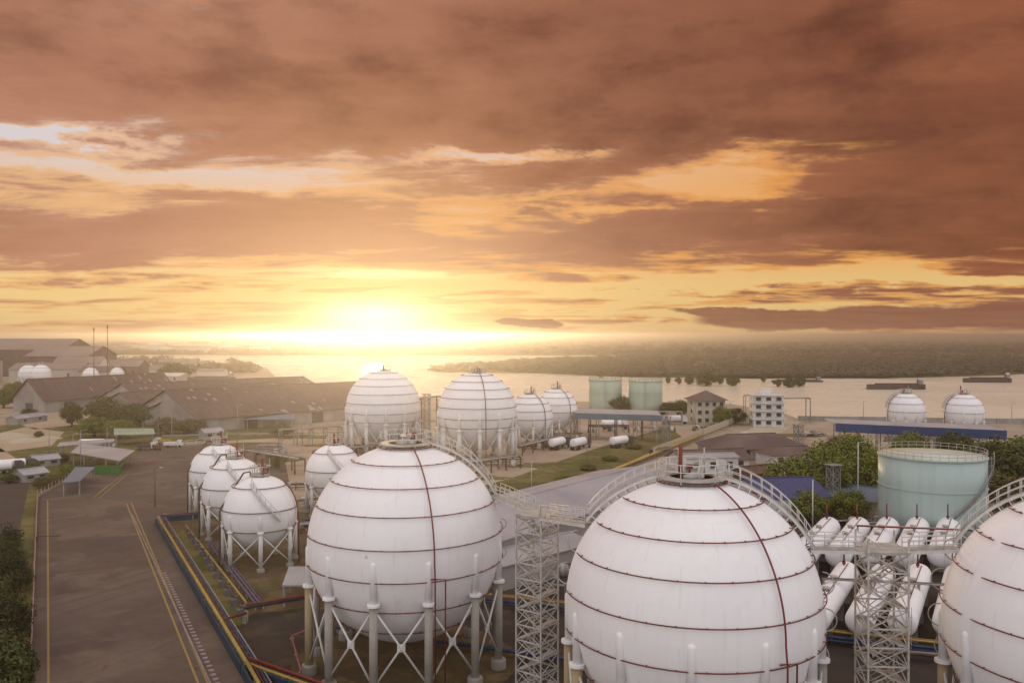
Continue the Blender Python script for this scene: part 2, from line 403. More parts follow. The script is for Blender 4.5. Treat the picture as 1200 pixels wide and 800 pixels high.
# ------------------------------------------------------------------ mesh builder
class MB:
    def __init__(s): s.v = []; s.f = []; s.sm = []
    def add(s, vs, fs, smooth=False):
        o = len(s.v); s.v += [tuple(p) for p in vs]
        for f in fs: s.f.append([i + o for i in f]); s.sm.append(smooth)
        return s
    def box(s, c, d, rz=0.0):
        cx, cy, cz = c; hx, hy, hz = d[0] / 2, d[1] / 2, d[2] / 2
        ca, sa = cos(rz), sin(rz); vs = []
        for k in (-1, 1):
            for (i, j) in ((-1, -1), (1, -1), (1, 1), (-1, 1)):
                X, Y = i * hx, j * hy
                vs.append((cx + X * ca - Y * sa, cy + X * sa + Y * ca, cz + k * hz))
        return s.add(vs, [(3, 2, 1, 0), (4, 5, 6, 7), (0, 1, 5, 4), (1, 2, 6, 5), (2, 3, 7, 6), (3, 0, 4, 7)])
    def beam(s, p, q, w, h):
        """square bar from p to q"""
        p, q = Vector(p), Vector(q); d = (q - p)
        if d.length < 1e-6: return s
        d.normalize(); up = Vector((0, 0, 1)) if abs(d.z) < 0.95 else Vector((1, 0, 0))
        a = d.cross(up).normalized(); b = a.cross(d).normalized()
        vs = []
        for c in (p, q):
            for (i, j) in ((-1, -1), (1, -1), (1, 1), (-1, 1)): vs.append(c + a * (i * w / 2) + b * (j * h / 2))
        return s.add(vs, [(0, 1, 2, 3), (7, 6, 5, 4), (4, 5, 1, 0), (5, 6, 2, 1), (6, 7, 3, 2), (7, 4, 0, 3)])
    def tube(s, pts, r, n=8, closed=False, cap=True):
        pts = [Vector(p) for p in pts]; m = len(pts); vs = []; prev = None
        rr = r if isinstance(r, (list, tuple)) else [r] * m
        for i, p in enumerate(pts):
            if closed: d = pts[(i + 1) % m] - pts[i - 1]
            else: d = pts[min(i + 1, m - 1)] - pts[max(i - 1, 0)]
            d.normalize()
            if prev is None:
                up = Vector((0, 0, 1)) if abs(d.z) < 0.9 else Vector((1, 0, 0))
                a = d.cross(up).normalized()
            else:
                a = (prev - d * prev.dot(d)).normalized()
            prev = a; b = d.cross(a)
            for k in range(n):
                w = 2 * pi * k / n; vs.append(p + (a * cos(w) + b * sin(w)) * rr[i])
        fs = []
        for i in range(m if closed else m - 1):
            j = (i + 1) % m
            for k in range(n):
                l = (k + 1) % n; fs.append((i * n + k, i * n + l, j * n + l, j * n + k))
        if cap and not closed:
            fs.append(tuple(range(n))[::-1]); fs.append(tuple((m - 1) * n + k for k in range(n)))
        return s.add(vs, fs, True)
    def lathe(s, prof, n=32, c=(0, 0, 0), axis='Z', smooth=True):
        """prof: (radius, height)"""
        vs = []; fs = []; m = len(prof)
        for (r, h) in prof:
            for k in range(n):
                w = 2 * pi * k / n; p = (r * cos(w), r * sin(w), h)
                if axis == 'Y': p = (p[0], p[2], -p[1])
                vs.append((p[0] + c[0], p[1] + c[1], p[2] + c[2]))
        for i in range(m - 1):
            for k in range(n):
                l = (k + 1) % n; fs.append((i * n + k, i * n + l, (i + 1) * n + l, (i + 1) * n + k))
        if prof[0][0] > 1e-4: fs.append(tuple(range(n))[::-1])
        if prof[-1][0] > 1e-4: fs.append(tuple((m - 1) * n + k for k in range(n)))
        return s.add(vs, fs, smooth)
    def prism(s, poly, z0, z1):
        n = len(poly)
        a = sum(poly[i][0] * poly[(i + 1) % n][1] - poly[(i + 1) % n][0] * poly[i][1] for i in range(n))
        if a < 0: poly = poly[::-1]
        vs = [(p[0], p[1], z0) for p in poly] + [(p[0], p[1], z1) for p in poly]
        fs = [tuple(range(n))[::-1], tuple(range(n, 2 * n))] + [(i, (i + 1) % n, n + (i + 1) % n, n + i) for i in range(n)]
        return s.add(vs, fs)
    def mesh(s, name, m):
        me = bpy.data.meshes.new(name)
        me.from_pydata(s.v, [], s.f); me.materials.append(MATS[m])
        me.polygons.foreach_set('use_smooth', s.sm)
        me.update(); return me
    def build(s, name, m, parent=None, loc=None, rz=0.0):
        return link(name, s.mesh(name, m), parent, loc, rz)
def link(name, me, parent=None, loc=None, rz=0.0, scale=None):
    o = bpy.data.objects.new(name, me); COL.objects.link(o); o.parent = parent
    if loc is not None: o.location = loc
    if rz: o.rotation_euler = (0, 0, rz)
    if scale is not None: o.scale = scale
    return o
def tag(o, label, cat, group=None):
    o['label'] = label; o['category'] = cat
    if group: o['group'] = group
    return o
def thing(name, label, cat, loc=(0, 0, 0), rz=0.0, group=None):
    return tag(link(name, None, None, loc, rz), label, cat, group)
def struct(o): o['kind'] = 'structure'; return o

def G(px, py, h=0.0):
    """point at height h (metres) that the photograph shows at px,py: turns a survey of the picture into plan coordinates"""
    d = (CAM_H - h) * F / (py - HZ)
    return Vector(((px - 600) / F * d, d, h))
def H(py, d): return CAM_H - (py - HZ) / F * d
def sheet(name, pts, z, m, parent=None):
    b = MB(); n = len(pts)
    a = sum(pts[i][0] * pts[(i + 1) % n][1] - pts[(i + 1) % n][0] * pts[i][1] for i in range(n))
    if a < 0: pts = pts[::-1]
    b.add([(p[0], p[1], z) for p in pts], [tuple(range(n))])
    return struct(b.build(name, m, parent))
# ------------------------------------------------------------------ land and water
base = MB().add([(-14000, -2000, -6), (14000, -2000, -6), (14000, 26000, -6), (-14000, 26000, -6)], [(0, 1, 2, 3)])
struct(base.build('riverbed', 'soil'))
struct(MB().add([(-14000, 150, -1.2), (14000, 150, -1.2), (14000, 26000, -1.2), (-14000, 26000, -1.2)], [(0, 1, 2, 3)]).build('river', 'water'))
shore = [(-1400, -300), (700, -300), (900, 200), (700, 300), (420, 330), G(1200, 490)[:2], G(1040, 492)[:2], G(935, 490)[:2], (118, 372), (108, 420), (60, 430), (10, 440), (-30, 455),
         (-75, 470), (-110, 500), (-150, 520), (-175, 640), (-260, 900), (-420, 1150), (-900, 1350), (-1500, 1400)]
g = MB().prism(shore, -5.5, 0.0).build('ground', 'ground_mix'); struct(g)
far = [(-14000, 1560), (-900, 1560), (-520, 1480), (-330, 1420), (-90, 1440), (500, 1500), (1500, 1700), (14000, 1900), (14000, 25000), (-14000, 25000)]
struct(MB().prism(far, -5.5, 0.3).build('far_plain', 'grass'))
pen = [(-84, 845), (-70, 800), (20, 782), (90, 712), (180, 690), (300, 690), (420, 735), (560, 850), (900, 1050), (2500, 1300), (2500, 1760), (300, 1500), (20, 1180), (-60, 950)]
struct(MB().prism(pen, -5.5, 0.4).build('far_shore', 'grass'))

asph = [G(-40, 1100), G(36, 700), G(44, 583), G(106, 548), G(142, 548), G(152, 521), G(330, 519), G(345, 600), G(190, 602), G(186, 612), G(292, 790), G(420, 1100)]
road = sheet('road', [p[:2] for p in asph], 0.02, 'road_asphalt')
yard = [G(189, 614), G(190, 603), G(350, 600), G(590, 615), G(760, 600), G(900, 600), G(1210, 640), (130, 60), (60, 20), (-10, 20), G(430, 1150), G(294, 790)]
sheet('tank_yard', [p[:2] for p in yard], 0.024, 'yard_mix')
sheet('soil_patch', [p[:2] for p in (G(194, 614), G(200, 605), G(350, 601), G(590, 612), G(600, 690), G(430, 712), G(300, 718), G(262, 738))], 0.034, 'soil_mix')
sheet('grass_strip', [p[:2] for p in (G(192, 622), G(212, 618), G(290, 730), G(268, 738))], 0.038, 'grass_mix')
for (cx, cy) in ((-11.07, 88.6), (14.3, 67.8), (42.2, 61.5)):
    sheet('soil_circle', [(cx + 11.6 * cos(k * pi / 20), cy + 11.6 * sin(k * pi / 20)) for k in range(40)], 0.05, 'soil_mix')
sheet('grass_verge', [p[:2] for p in (G(545, 600), G(628, 593), G(800, 512), G(782, 500), G(690, 528), G(600, 560), G(545, 575))], 0.03, 'grass_mix')
sheet('plant_road', [p[:2] for p in (G(640, 600), G(905, 492), G(940, 494), G(700, 620))], 0.028, 'pale_concrete')
sheet('grass_field', [p[:2] for p in (G(-300, 560), G(-100, 505), G(90, 492), G(230, 500), G(330, 500), G(330, 513), G(180, 520), G(140, 545), G(100, 546), G(43, 583), G(35, 700), G(24, 900), G(-500, 900))], 0.026, 'grass_mix')
for pp in (((-20, 512), (30, 500), (75, 506), (60, 522), (0, 530)), ((20, 496), (80, 490), (95, 497), (40, 503)), ((-60, 535), (0, 525), (30, 545), (-10, 560))):
    sheet('sand_patch', [G(*q)[:2] for q in pp], 0.032, 'sand')
sheet('black_ditch', [p[:2] for p in (G(-60, 600), G(-10, 560), G(36, 556), G(22, 620), G(-20, 680))], 0.042, 'dark_yard')

def irregular(name, px, py, w, m, z, seed, asp=.5):
    rr_ = random.Random(seed); c = G(px, py); n = 18
    return sheet(name, [(c.x + w * (.6 + .5 * rr_.random()) * cos(6.2832 * k / n), c.y + w * asp * (.6 + .5 * rr_.random()) * sin(6.2832 * k / n)) for k in range(n)], z, m)
for i, (px, py, w) in enumerate(((385, 522, 9), (330, 540, 7), (420, 545, 8), (300, 520, 10), (480, 555, 7), (640, 545, 12), (560, 560, 9), (250, 512, 9), (930, 510, 12), (840, 520, 8), (360, 512, 14))):
    irregular('grass_patch', px, py, w, 'grass_mix', .029 + i * .0006, i)
def stripe(name, a, b, w, m, z=0.026, parent=None):
    a, b = Vector(a[:2]), Vector(b[:2]); d = (b - a).normalized(); n = Vector((-d.y, d.x)) * w / 2
    o = MB().add([(*(a - n), z), (*(b - n), z), (*(b + n), z), (*(a + n), z)], [(0, 1, 2, 3)])
    return o.build(name, m, parent)
u0 = Vector((-0.476, 0.879)); 
for (p, q, w) in (((55, 900), (55, 586), .22), ((270, 900), (147.5, 590), .22), ((284, 900), (153, 589), .22), ((57, 586), (100, 584), .16), ((109, 583), (143, 556), .20), ((115, 584), (149, 555), .20),
                  ((110, 582), (126, 568), .16), ((147, 590), (120, 586), .16), ((56, 634), (160, 626), .10), ((165, 589), (200, 595), .18), ((140, 569), (178, 560), .14)):
    stripe('yellow_line', G(*p), G(*q), w, 'road_yellow', parent=road)
# black and white kerb with a drain along the pipe wall
ka, kb = G(158, 602), G(286, 870)
kd = (kb - ka); kl = kd.length; kd.normalize()
kerb = thing('kerb', 'black and white striped kerb along the right side of the asphalt road', 'kerb', (ka.x, ka.y, 0), atan2(kd.y, kd.x))
MB().box((kl / 2, -.62, .07), (kl, .18, .12)).build('edge_stone', 'kerb_pink', kerb)
wmesh = MB().box((0, 0, 0.075), (0.50, 0.52, 0.09)).mesh('kerb_block', 'kerb_pink')
for k in range(int(kl / 1.25)):
    if k > 36: link('kerb_block', wmesh, kerb, (k * 1.25, 0, 0))

# ------------------------------------------------------------------ generic helpers for steelwork
def railing(mb, pts, h=1.1, r=0.035, step=1.5, mids=1, off=(0, 0, 0)):
    pts = [Vector(p) for p in pts]
    for k in range(1, mids + 2):
        mb.tube([p + Vector((0, 0, h * k / (mids + 1))) for p in pts], r, 5)
    for i in range(len(pts) - 1):
        n = max(1, round((pts[i + 1] - pts[i]).length / step))
        for j in range(n + (1 if i == len(pts) - 2 else 0)):
            p = pts[i].lerp(pts[i + 1], j / n)
            mb.tube([p, p + Vector((0, 0, h))], r, 5)
    return mb

def ring_pts(r, z, a0, a1, n):
    return [(r * cos(a0 + (a1 - a0) * k / n), r * sin(a0 + (a1 - a0) * k / n), z) for k in range(n + 1)]

def uv_sphere(rad, nu=72, nv=40, zc=0.0):
    return [(rad * sin(pi * k / nv), zc - rad * cos(pi * k / nv)) for k in range(nv + 1)]

# ------------------------------------------------------------------ spherical gas tanks
def sphere_tank(label, loc, rad, hc, ncol, col_a, fac_a, lats, arcs, riser=None, stairs=(), col_mat='fireproof', detail=2, flange=None,
                brace=True, stack=True, cr=None, group='white spherical gas tanks', plat=2.7, yellow_cols=(), ring_mat='red_pipe', loops=()):
    """fac_a: plan angle that looks to the camera; arcs: plan-angle spans of the sprinkler rings"""
    t = thing('sphere_tank', label, 'gas tank', loc, 0, group)
    nv = 44 if detail == 2 else 28; nu = 80 if detail == 2 else 44
    MB().lathe(uv_sphere(rad, nu, nv), nu).build('shell', 'tank_white', t, (0, 0, hc))
    fl = flange or hc - 3.7
    cr = cr or 0.40
    ped = 1.0 if detail == 2 else 0.5
    colm = {}
    def meshes(m):
        if m not in colm:
            colm[m] = (MB().tube([(0, 0, ped), (0, 0, fl)], cr, 14).mesh('column', m),
                       MB().lathe([(cr * .82, fl + .12), (cr * .82, hc), (cr * .74, hc + .16), (cr * .45, hc + .30), (0.001, hc + .36)], 14).lathe([(cr * 1.55, fl - .1), (cr * 1.55, fl + .13), (cr * .8, fl + .14)], 14, smooth=False).mesh('sleeve', 'tank_white'),
                       MB().lathe([(cr * 1.9, 0), (cr * 1.9, ped - .12), (cr * 1.75, ped + .02)], 14, smooth=False).mesh('pedestal', 'concrete'))
        return colm[m]
    rc = rad * 0.986
    pos = []
    for k in range(ncol):
        a = fac_a + col_a + 2 * pi * k / ncol
        p = (rc * cos(a), rc * sin(a), 0); pos.append(p)
        cm = meshes('yellow_fireproof' if k in yellow_cols else col_mat)
        c = link('column', cm[0], t, p)
        link('sleeve', cm[1], c); link('pedestal', cm[2], c)
    if brace:
        for k in range(ncol):
            p, q = Vector(pos[k]), Vector(pos[(k + 1) % ncol]); d = (q - p).normalized()
            b = MB(); br = 0.11 if detail == 2 else 0.10
            lo, hi = Vector((0, 0, ped + .25)), Vector((0, 0, fl - .35))
            b.tube([p + lo, q + hi], br, 7); b.tube([q + lo, p + hi], br, 7)
            o = b.build('cross_brace', 'white_steel', t)
            if detail == 2:
                c = (p + q) / 2; MB().box((c.x, c.y, (ped + fl) / 2 - .05), (.75, .10, .75), atan2(d.y, d.x)).build('gusset_plate', 'white_steel', o)
    rr = 0.049 if detail == 2 else 0.07
    off = 0.22
    for la in lats:
        z = hc + (rad + off) * sin(radians(la)); r = (rad + off) * cos(radians(la))
        b = MB()
        for (s0, s1) in arcs:
            n = 60 if detail == 2 else 40
            b.tube(ring_pts(r, z, fac_a + radians(s0), fac_a + radians(s1), n), rr, 6)
            if detail == 2:
                m = int(abs(s1 - s0) / 12)
                for k in range(m):
                    w = fac_a + radians(s0 + (s1 - s0) * (k + .5) / m)
                    b.beam((r * cos(w), r * sin(w), z), ((r - .3) * cos(w), (r - .3) * sin(w), z), .06, .06)
        b.build('sprinkler_ring', ring_mat, t)
    if riser:
        ra, l0, l1 = riser
        w = fac_a + radians(ra)
        pts = []
        for k in range(25):
            la = radians(l0 + (l1 - l0) * k / 24); q = rad + off + .12
            pts.append((q * cos(la) * cos(w), q * cos(la) * sin(w), hc + q * sin(la)))
        e = pts[-1]; q = rad + .5
        if l1 < 5: pts += [(q * cos(w), q * sin(w), hc - 1.5), (q * cos(w), q * sin(w), .1)]
        MB().tube(pts, rr * 1.45, 7).build('riser_pipe', 'red_bright', t)
        if detail == 2:
            w2 = w + radians(6)
            MB().tube([(q * .97 * cos(w2), q * .97 * sin(w2), .1), (q * .985 * cos(w2), q * .985 * sin(w2), hc - 1.4), (q * .9 * cos(w), q * .985 * sin(w), hc - 1.3)], rr * 1.4, 7).build('riser_pipe', 'red_bright', t)
    # top platform
    zt = hc + rad
    rp = plat
    p = MB().lathe([(rp - 0.9, zt + .05), (rp, zt + .05), (rp, zt + .20), (rp - 0.9, zt + .20), (rp - .9, zt + .05)], 20, smooth=False)
    for k in range(6):
        w = k * pi / 3; z_ = hc + sqrt(rad ** 2 - rp ** 2)
        p.beam(((rp - .1) * cos(w), (rp - .1) * sin(w), z_), ((rp - .1) * cos(w), (rp - .1) * sin(w), zt + .1), .12, .12)
    p = p.build('top_platform', 'old_white_steel', t)
    b = MB()
    railing(b, ring_pts(rp - .05, zt + .2, 0, 2 * pi, 12), 1.15, .04 if detail == 2 else .05, 1.4, 1 if detail == 2 else 0)
    b.build('railing', 'white_steel', p)
    if detail == 2:
        MB().lathe([(1.0, zt - .1), (1.0, zt + .35), (.5, zt + .5), (.5, zt + .8), (.6, zt + .8), (.6, zt + .9), (0.001, zt + .92)], 16).build('manhole', 'old_white_steel', t)
    if stack:
        sa = fac_a + radians(stack[0] if isinstance(stack, tuple) else 15)
        sh = stack[1] if isinstance(stack, tuple) else 2.2
        sx, sy = 1.15 * cos(sa), 1.15 * sin(sa)
        v = MB().tube([(sx, sy, zt - .2), (sx, sy, zt + sh)], .17 if detail == 2 else .2, 10)
        v.tube([(sx, sy, zt + .45), (sx + .75, sy + .15, zt + .45), (sx + .75, sy + .15, zt + 1.1)], .13, 8)
        v.box((sx + .75, sy + .15, zt + 1.0), (.45, .45, .3))
        v.build('vent_stack', 'red_bright', t)
        for (ox, oy, oh) in ((-.9, .5, 1.9), (.4, -1.0, 1.7), (1.2, .9, 2.3)):
            v = MB(); v.tube([(ox, oy, zt - .3), (ox, oy, zt + oh)], .06, 6); v.box((ox, oy, zt + oh * .55), (.3, .3, .25)); v.build('valve_pipe', 'old_white_steel', t)
    # staircases curving over the shell
    for (sa, l0, l1, wdt) in stairs:
        w = fac_a + radians(sa)
        er = Vector((cos(w), sin(w), 0)); et = Vector((-sin(w), cos(w), 0))
        def P(la, rr_, s): return er * (rr_ * cos(radians(la))) + Vector((0, 0, hc + rr_ * sin(radians(la)))) + et * s
        n = max(10, int((l0 - l1) / 1.6))
        so = link('staircase', None, t)
        for s in (-wdt / 2, wdt / 2):
            st = MB()
            pts = [P(l0 + (l1 - l0) * k / n, rad + .45, s) for k in range(n + 1)]
            for k in range(n): st.beam(pts[k], pts[k + 1], .07, .20)
            for k in range(0, n + 1, 3):
                la = l0 + (l1 - l0) * k / n; st.beam(P(la, rad - .05, s), P(la, rad + .4, s), .08, .08)
            st.build('stringer', 'white_steel', so)
        tr = MB(); m = int(n * 1.6)
        for k in range(m):
            c = P(l0 + (l1 - l0) * (k + .5) / m, rad + .52, 0); tr.box(c, (.26, wdt - .1, .04), w)
        tr.build('treads', 'old_white_steel', so)
        for s in (-wdt / 2, wdt / 2):
            rl = MB(); pts = [P(l0 + (l1 - l0) * k / n, rad + .5, s) for k in range(n + 1)]
            for hh in (.55, 1.1): rl.tube([p_ + Vector((0, 0, hh)) for p_ in pts], .032, 5)
            for k in range(0, n + 1, 3): rl.tube([pts[k], pts[k] + Vector((0, 0, 1.1))], .032, 5)
            rl.build('handrail', 'white_steel', so)
    # pipe loops standing off the shell where the rings pass the stairs
    for (lw, la, lr) in loops:
        w = fac_a + radians(lw); q = rad + .15
        c = Vector((q * cos(radians(la)) * cos(w), q * cos(radians(la)) * sin(w), hc + q * sin(radians(la))))
        er = Vector((cos(w), sin(w), 0))
        pts = [c + er * (lr * sin(pi * k / 10)) + Vector((0, 0, -lr * cos(pi * k / 10))) for k in range(11)]
        MB().tube(pts, .05, 5).build('pipe_loop', 'old_white_steel', t)
    return t

def facing(x, y): return atan2(-y, -x)
LATS = (74, 57, 41, 25, 8, -9, -27, -45)
S1, S2, S3 = (-11.07, 88.6), (14.3, 67.8), (42.2, 61.5)
sphere_tank('white spherical gas tank at centre left, red rings, one staircase down its right side', (*S1, 0), 10, 12.6, 12, radians(12.5), facing(*S1), LATS, ((-92, 200),), (15, 77, 0),
            stairs=((91, 79, 25, .9),), yellow_cols=(9,), stack=(170, 1.2), loops=((92, 8, .55), (92, -9, .55), (92, -20, .6), (91, 41, .4)))
sphere_tank('largest white spherical gas tank in front, two staircases and red vent stack on top', (*S2, 0), 10, 12.6, 12, radians(0), facing(*S2), LATS, ((-72, 180),), (38, 74, 0),
            stairs=((91, 79, 28, .9), (-91, 79, 37, .9)), yellow_cols=(9, 10), stack=(-50, 2.6), loops=((-92, 26, .9), (-92, 10, .9), (92, 12, .9), (92, -4, .9), (92, -20, .9)))
sphere_tank('white spherical gas tank cut off by the right edge of the picture', (*S3, 0), 10, 12.6, 12, radians(10), facing(*S3), LATS, ((-88, -52), (-46, 170)), None,
            stairs=((-93, 73, 29, .9),), yellow_cols=(10, 9), loops=((-90, 27, .9), (-90, 12, .9), (-90, -4, .9), (-90, -18, .9)))
for (lb, px, z_, rr_, hc_, st) in (
        ('large white spherical tank on tall legs washed out in the sun glare', 449, 246, 10.6, 13.2, 0),
        ('large white spherical tank with one red riser pipe in middle distance', 559, 231, 10.6, 13.2, 1)):
    x_ = (px - 600) / F * z_
    sphere_tank(lb, (x_, z_, 0), rr_, hc_, 12, radians(4), facing(x_, z_), (66, 50, 36, 22, 8, -7, -20), ((-179, 179),), (12, 80, 0) if st else None, (), 'white_steel', 1, 9.0, True, (0, 1.6), .52, 'tall spherical tanks in the middle distance', 2.2,
                ring_mat='brown_rust' if st else 'grey_steel')
for (lb, px, z_, hc_) in (('medium white spherical tank half hidden behind the tall one with red riser', 621, 262, 9.0),
                          ('medium white spherical tank beside the long blue-grey canopy', 652, 284, 9.2)):
    x_ = (px - 600) / F * z_
    sphere_tank(lb, (x_, z_, 0), 6.9, hc_, 10, radians(8), facing(x_, z_), (55, 35, 15, -5), ((-179, 179),), (40, 70, 0), (), 'white_steel', 1, 6.0, True, (20, 2.4), .36, 'medium spherical tanks in the middle distance', 1.8, ring_mat='brown_rust')
for (lb, px, z_) in (('left of two small white spheres behind the long blue roof', 1062, 283), ('right of two small white spheres behind the long blue roof', 1130, 279)):
    x_ = (px - 600) / F * z_
    sphere_tank(lb, (x_, z_, 0), 6.0, 8.7, 10, 0, facing(x_, z_), (50, 25, 0), ((-179, 179),), (-60, 60, 0), ((-80, 70, 10, .9),), 'white_steel', 1, 5.8, False, (-60, 2.6), .34, 'small spheres behind the blue roof', 1.9, ring_mat='grey_steel')
SMALL = [('nearest of the three small white spheres in a row beside the road', -37.6, 127), ('middle one of the three small white spheres in a row beside the road', -47.2, 145),
         ('farthest of the three small white spheres in a row beside the road', -56.0, 163), ('small white sphere standing alone behind the centre left tank', -34.0, 163)]
for i, (lb, x_, z_) in enumerate(SMALL):
    t = sphere_tank(lb, (x_, z_, 0), 5.4, 7.7, 7, 0.02, facing(x_, z_), (45, 8, -22), ((-179, 179),), (70, 50, 0), (), 'white_steel', 1, 5.6, True, (20, 2.6) if i != 3 else (0, 2.2), .30, 'small white spheres by the road', 1.5, ring_mat='brown_rust')
    if i < 3:
        w = facing(x_, z_) - radians(78)
        q = 5.75; c_, s_ = cos(w), sin(w)
        pts = [(q * c_, q * s_, .2), (q * c_, q * s_, 8.2), (q * .93 * c_, q * .93 * s_, 9.0), (2.3 * c_, 2.3 * s_, 13.6), (1.4 * c_, 1.4 * s_, 13.7), (1.2 * c_, 1.2 * s_, 12.8)]
        MB().tube(pts, .13, 7).build('feed_pipe', 'brown_rust', t)
    # curved stair across the front
    st = MB(); fa = facing(x_, z_)
    pp = []
    for k in range(15):
        a_ = fa + radians(-20 + 50 * k / 14); la = radians(55 - 62 * k / 14); q = 5.75
        pp.append(Vector((q * cos(la) * cos(a_), q * cos(la) * sin(a_), 7.7 + q * sin(la))))
    for k in range(14): st.beam(pp[k], pp[k + 1], .5, .12)
    so = st.build('staircase', 'white_steel', t)
    rl = MB(); rl.tube([p_ + Vector((0, 0, .9)) for p_ in pp], .05, 5)
    for k in range(0, 15, 2): rl.tube([pp[k], pp[k] + Vector((0, 0, .9))], .04, 5)
    rl.build('handrail', 'white_steel', so)

# ------------------------------------------------------------------ stair towers and walkways
def lattice_tower(label, loc, rz, side, top, n):
    t = thing('stair_tower', label, 'tower', loc, rz, 'lattice stair towers')
    h = side / 2; dz = top / n
    lm = MB().beam((0, 0, 0), (0, 0, top + 1.2), .13, .13).mesh('leg', 'tower_steel')
    for (i, j) in ((-1, -1), (1, -1), (1, 1), (-1, 1)): link('leg', lm, t, (i * h, j * h, 0))
    bm_ = MB().beam((-h, -h, 0), (h, -h, dz), .065, .065).beam((h, -h - .07, 0), (-h, -h - .07, dz), .065, .065).mesh('cross_brace', 'tower_steel')
    gm = MB()
    for k in range(4):
        a = k * pi / 2; c_, s_ = cos(a), sin(a)
        gm.beam((-h * c_ + h * s_, -h * s_ - h * c_, 0), (h * c_ + h * s_, h * s_ - h * c_, 0), .08, .11)
    gm = gm.mesh('girt_frame', 'tower_steel')
    land = MB().box((-h + .4, 0, 0.03), (.6, side - .3, .05)); land = land.mesh('landing', 'old_white_steel')
    fl = MB()
    for s in (-.42, .42): fl.beam((-h + .9, s, 0), (h - .2, s, dz), .05, .11)
    for k in range(7):
        q = (k + .5) / 7; fl.box((-h + .9 + (side - 1.1) * q, 0, dz * q), (.17, .7, .03))
    for s in (-.42, .42): fl.tube([(-h + .9, s, .95), (h - .2, s, dz + .95)], .035, 5)
    fl = fl.mesh('stair_flight', 'tower_steel')
    for k in range(n):
        for f_ in range(4): link('cross_brace', bm_, t, (0, 0, k * dz), f_ * pi / 2)
        link('girt_frame', gm, t, (0, 0, (k + 1) * dz))
        link('landing', land, t, (0, 0, k * dz + .08), pi * (k % 2))
        link('stair_flight', fl, t, (0, -.6 if k % 2 else .6, k * dz + .12), pi * (k % 2))
    MB().box((0, 0, top + .14), (side + .3, side + .3, .1)).build('top_deck', 'old_white_steel', t)
    MB().box((0, 0, .12), (side + 1.2, side + 1.2, .24)).build('footing', 'concrete', t)
    return t
lattice_tower('white lattice stair tower between the two big spheres left of centre', (2.35, 79.4, 0), radians(-37), 2.8, 17.2, 12)
lattice_tower('white lattice stair tower in front of the horizontal tanks at right', (28.9, 66.6, 0), radians(-4), 3.0, 17.2, 12)
def walkway(label, a, b, w=1.1, rails=True):
    a, b = Vector(a), Vector(b); d = b - a; L = hypot(d.x, d.y)
    t = thing('walkway', label, 'walkway', a, atan2(d.y, d.x), 'steel walkways between the spheres')
    e = d.z
    dk = MB().beam((0, 0, 0), (L, 0, e), w, .06)
    dk.build('deck', 'old_white_steel', t)
    bm_ = MB()
    for s in (-w / 2, w / 2): bm_.beam((0, s, -.17), (L, s, e - .17), .08, .26)
    bm_.build('girders', 'white_steel', t)
    for s in (-w / 2, w / 2):
        rl = MB(); railing(rl, [(0, s, .03), (L, s, e + .03)], 1.1, .036, 1.3, 2); rl.build('railing', 'white_steel', t)
walkway('white railed walkway from the centre left sphere to the left stair tower', (-1.7, 89.8, 17.2), (1.7, 81.0, 17.42))
walkway('white railed walkway from the left stair tower to the largest sphere', (3.0, 77.6, 17.42), (6.4, 69.6, 18.6))
walkway('white railed walkway from the largest sphere to the right stair tower', (23.0, 66.0, 17.5), (27.3, 66.0, 17.42))
walkway('white railed walkway from the right stair tower to the sphere at right edge', (30.5, 66.0, 17.42), (34.6, 66.2, 17.5))

# ------------------------------------------------------------------ horizontal pressure tanks
def bullet(label, far_, length, rad, group, zc=3.0):
    d = Vector((0.5, 0.866, 0)).normalized()
    t = thing('pressure_tank', label, 'tank', (far_[0] - d.x * length, far_[1] - d.y * length, 0), atan2(d.y, d.x) - pi / 2, group)
    prof = [(rad * sin(pi / 2 * k / 8), -rad * .55 * cos(pi / 2 * k / 8)) for k in range(9)]
    prof += [(rad, length * f_ / 6) for f_ in range(1, 6)] + [(rad * cos(pi / 2 * k / 8), length + rad * .55 * sin(pi / 2 * k / 8)) for k in range(9)]
    MB().lathe([(max(r_, .001), h_) for r_, h_ in prof], 28, axis='Y').build('shell', 'tank_white', t, (0, 0, zc))
    sm = MB().box((0, 0, (zc - rad * .6) / 2), (rad * 1.7, .5, zc - rad * .6)).mesh('saddle', 'concrete')
    for f_ in (.15, .5, .85): link('saddle', sm, t, (0, length * f_, 0))
    MB().tube([(0, length * .9, zc + rad - .05), (0, length * .9, zc + rad + 2.4)], .10, 7).box((0, length * .9, zc + rad + .35), (.4, .4, .3)).build('vent_pipe', 'red_pipe', t)
    for f_ in (.3, .55): MB().lathe([(.35, zc + rad - .1), (.35, zc + rad + .3), (.45, zc + rad + .3), (.45, zc + rad + .4), (.001, zc + rad + .42)], 12, (0, length * f_, 0)).build('manhole', 'old_white_steel', t)
    rl = MB(); rl.tube([(rad * .25, length * .1, zc + rad + .02), (rad * .25, length * .95, zc + rad + .02)], .05, 5)
    rl.tube([(0, length + .5, zc + rad * .8), (0, length * .9, zc + rad + .1)], .05, 5).build('water_line', 'red_pipe', t)
    # end-of-tank access ladder
    ld = MB()
    for s in (-.25, .25): ld.beam((rad * .5 + s, -rad * .5 - .4, 0), (rad * .5 + s, -rad * .5 - .4, zc + rad + .6), .06, .06)
    for k in range(9): ld.beam((rad * .5 - .25, -rad * .5 - .4, .4 + k * .45), (rad * .5 + .25, -rad * .5 - .4, .4 + k * .45), .04, .04)
    ld.build('ladder', 'old_white_steel', t)
    return t
names5 = ['first', 'second', 'third', 'fourth', 'fifth']
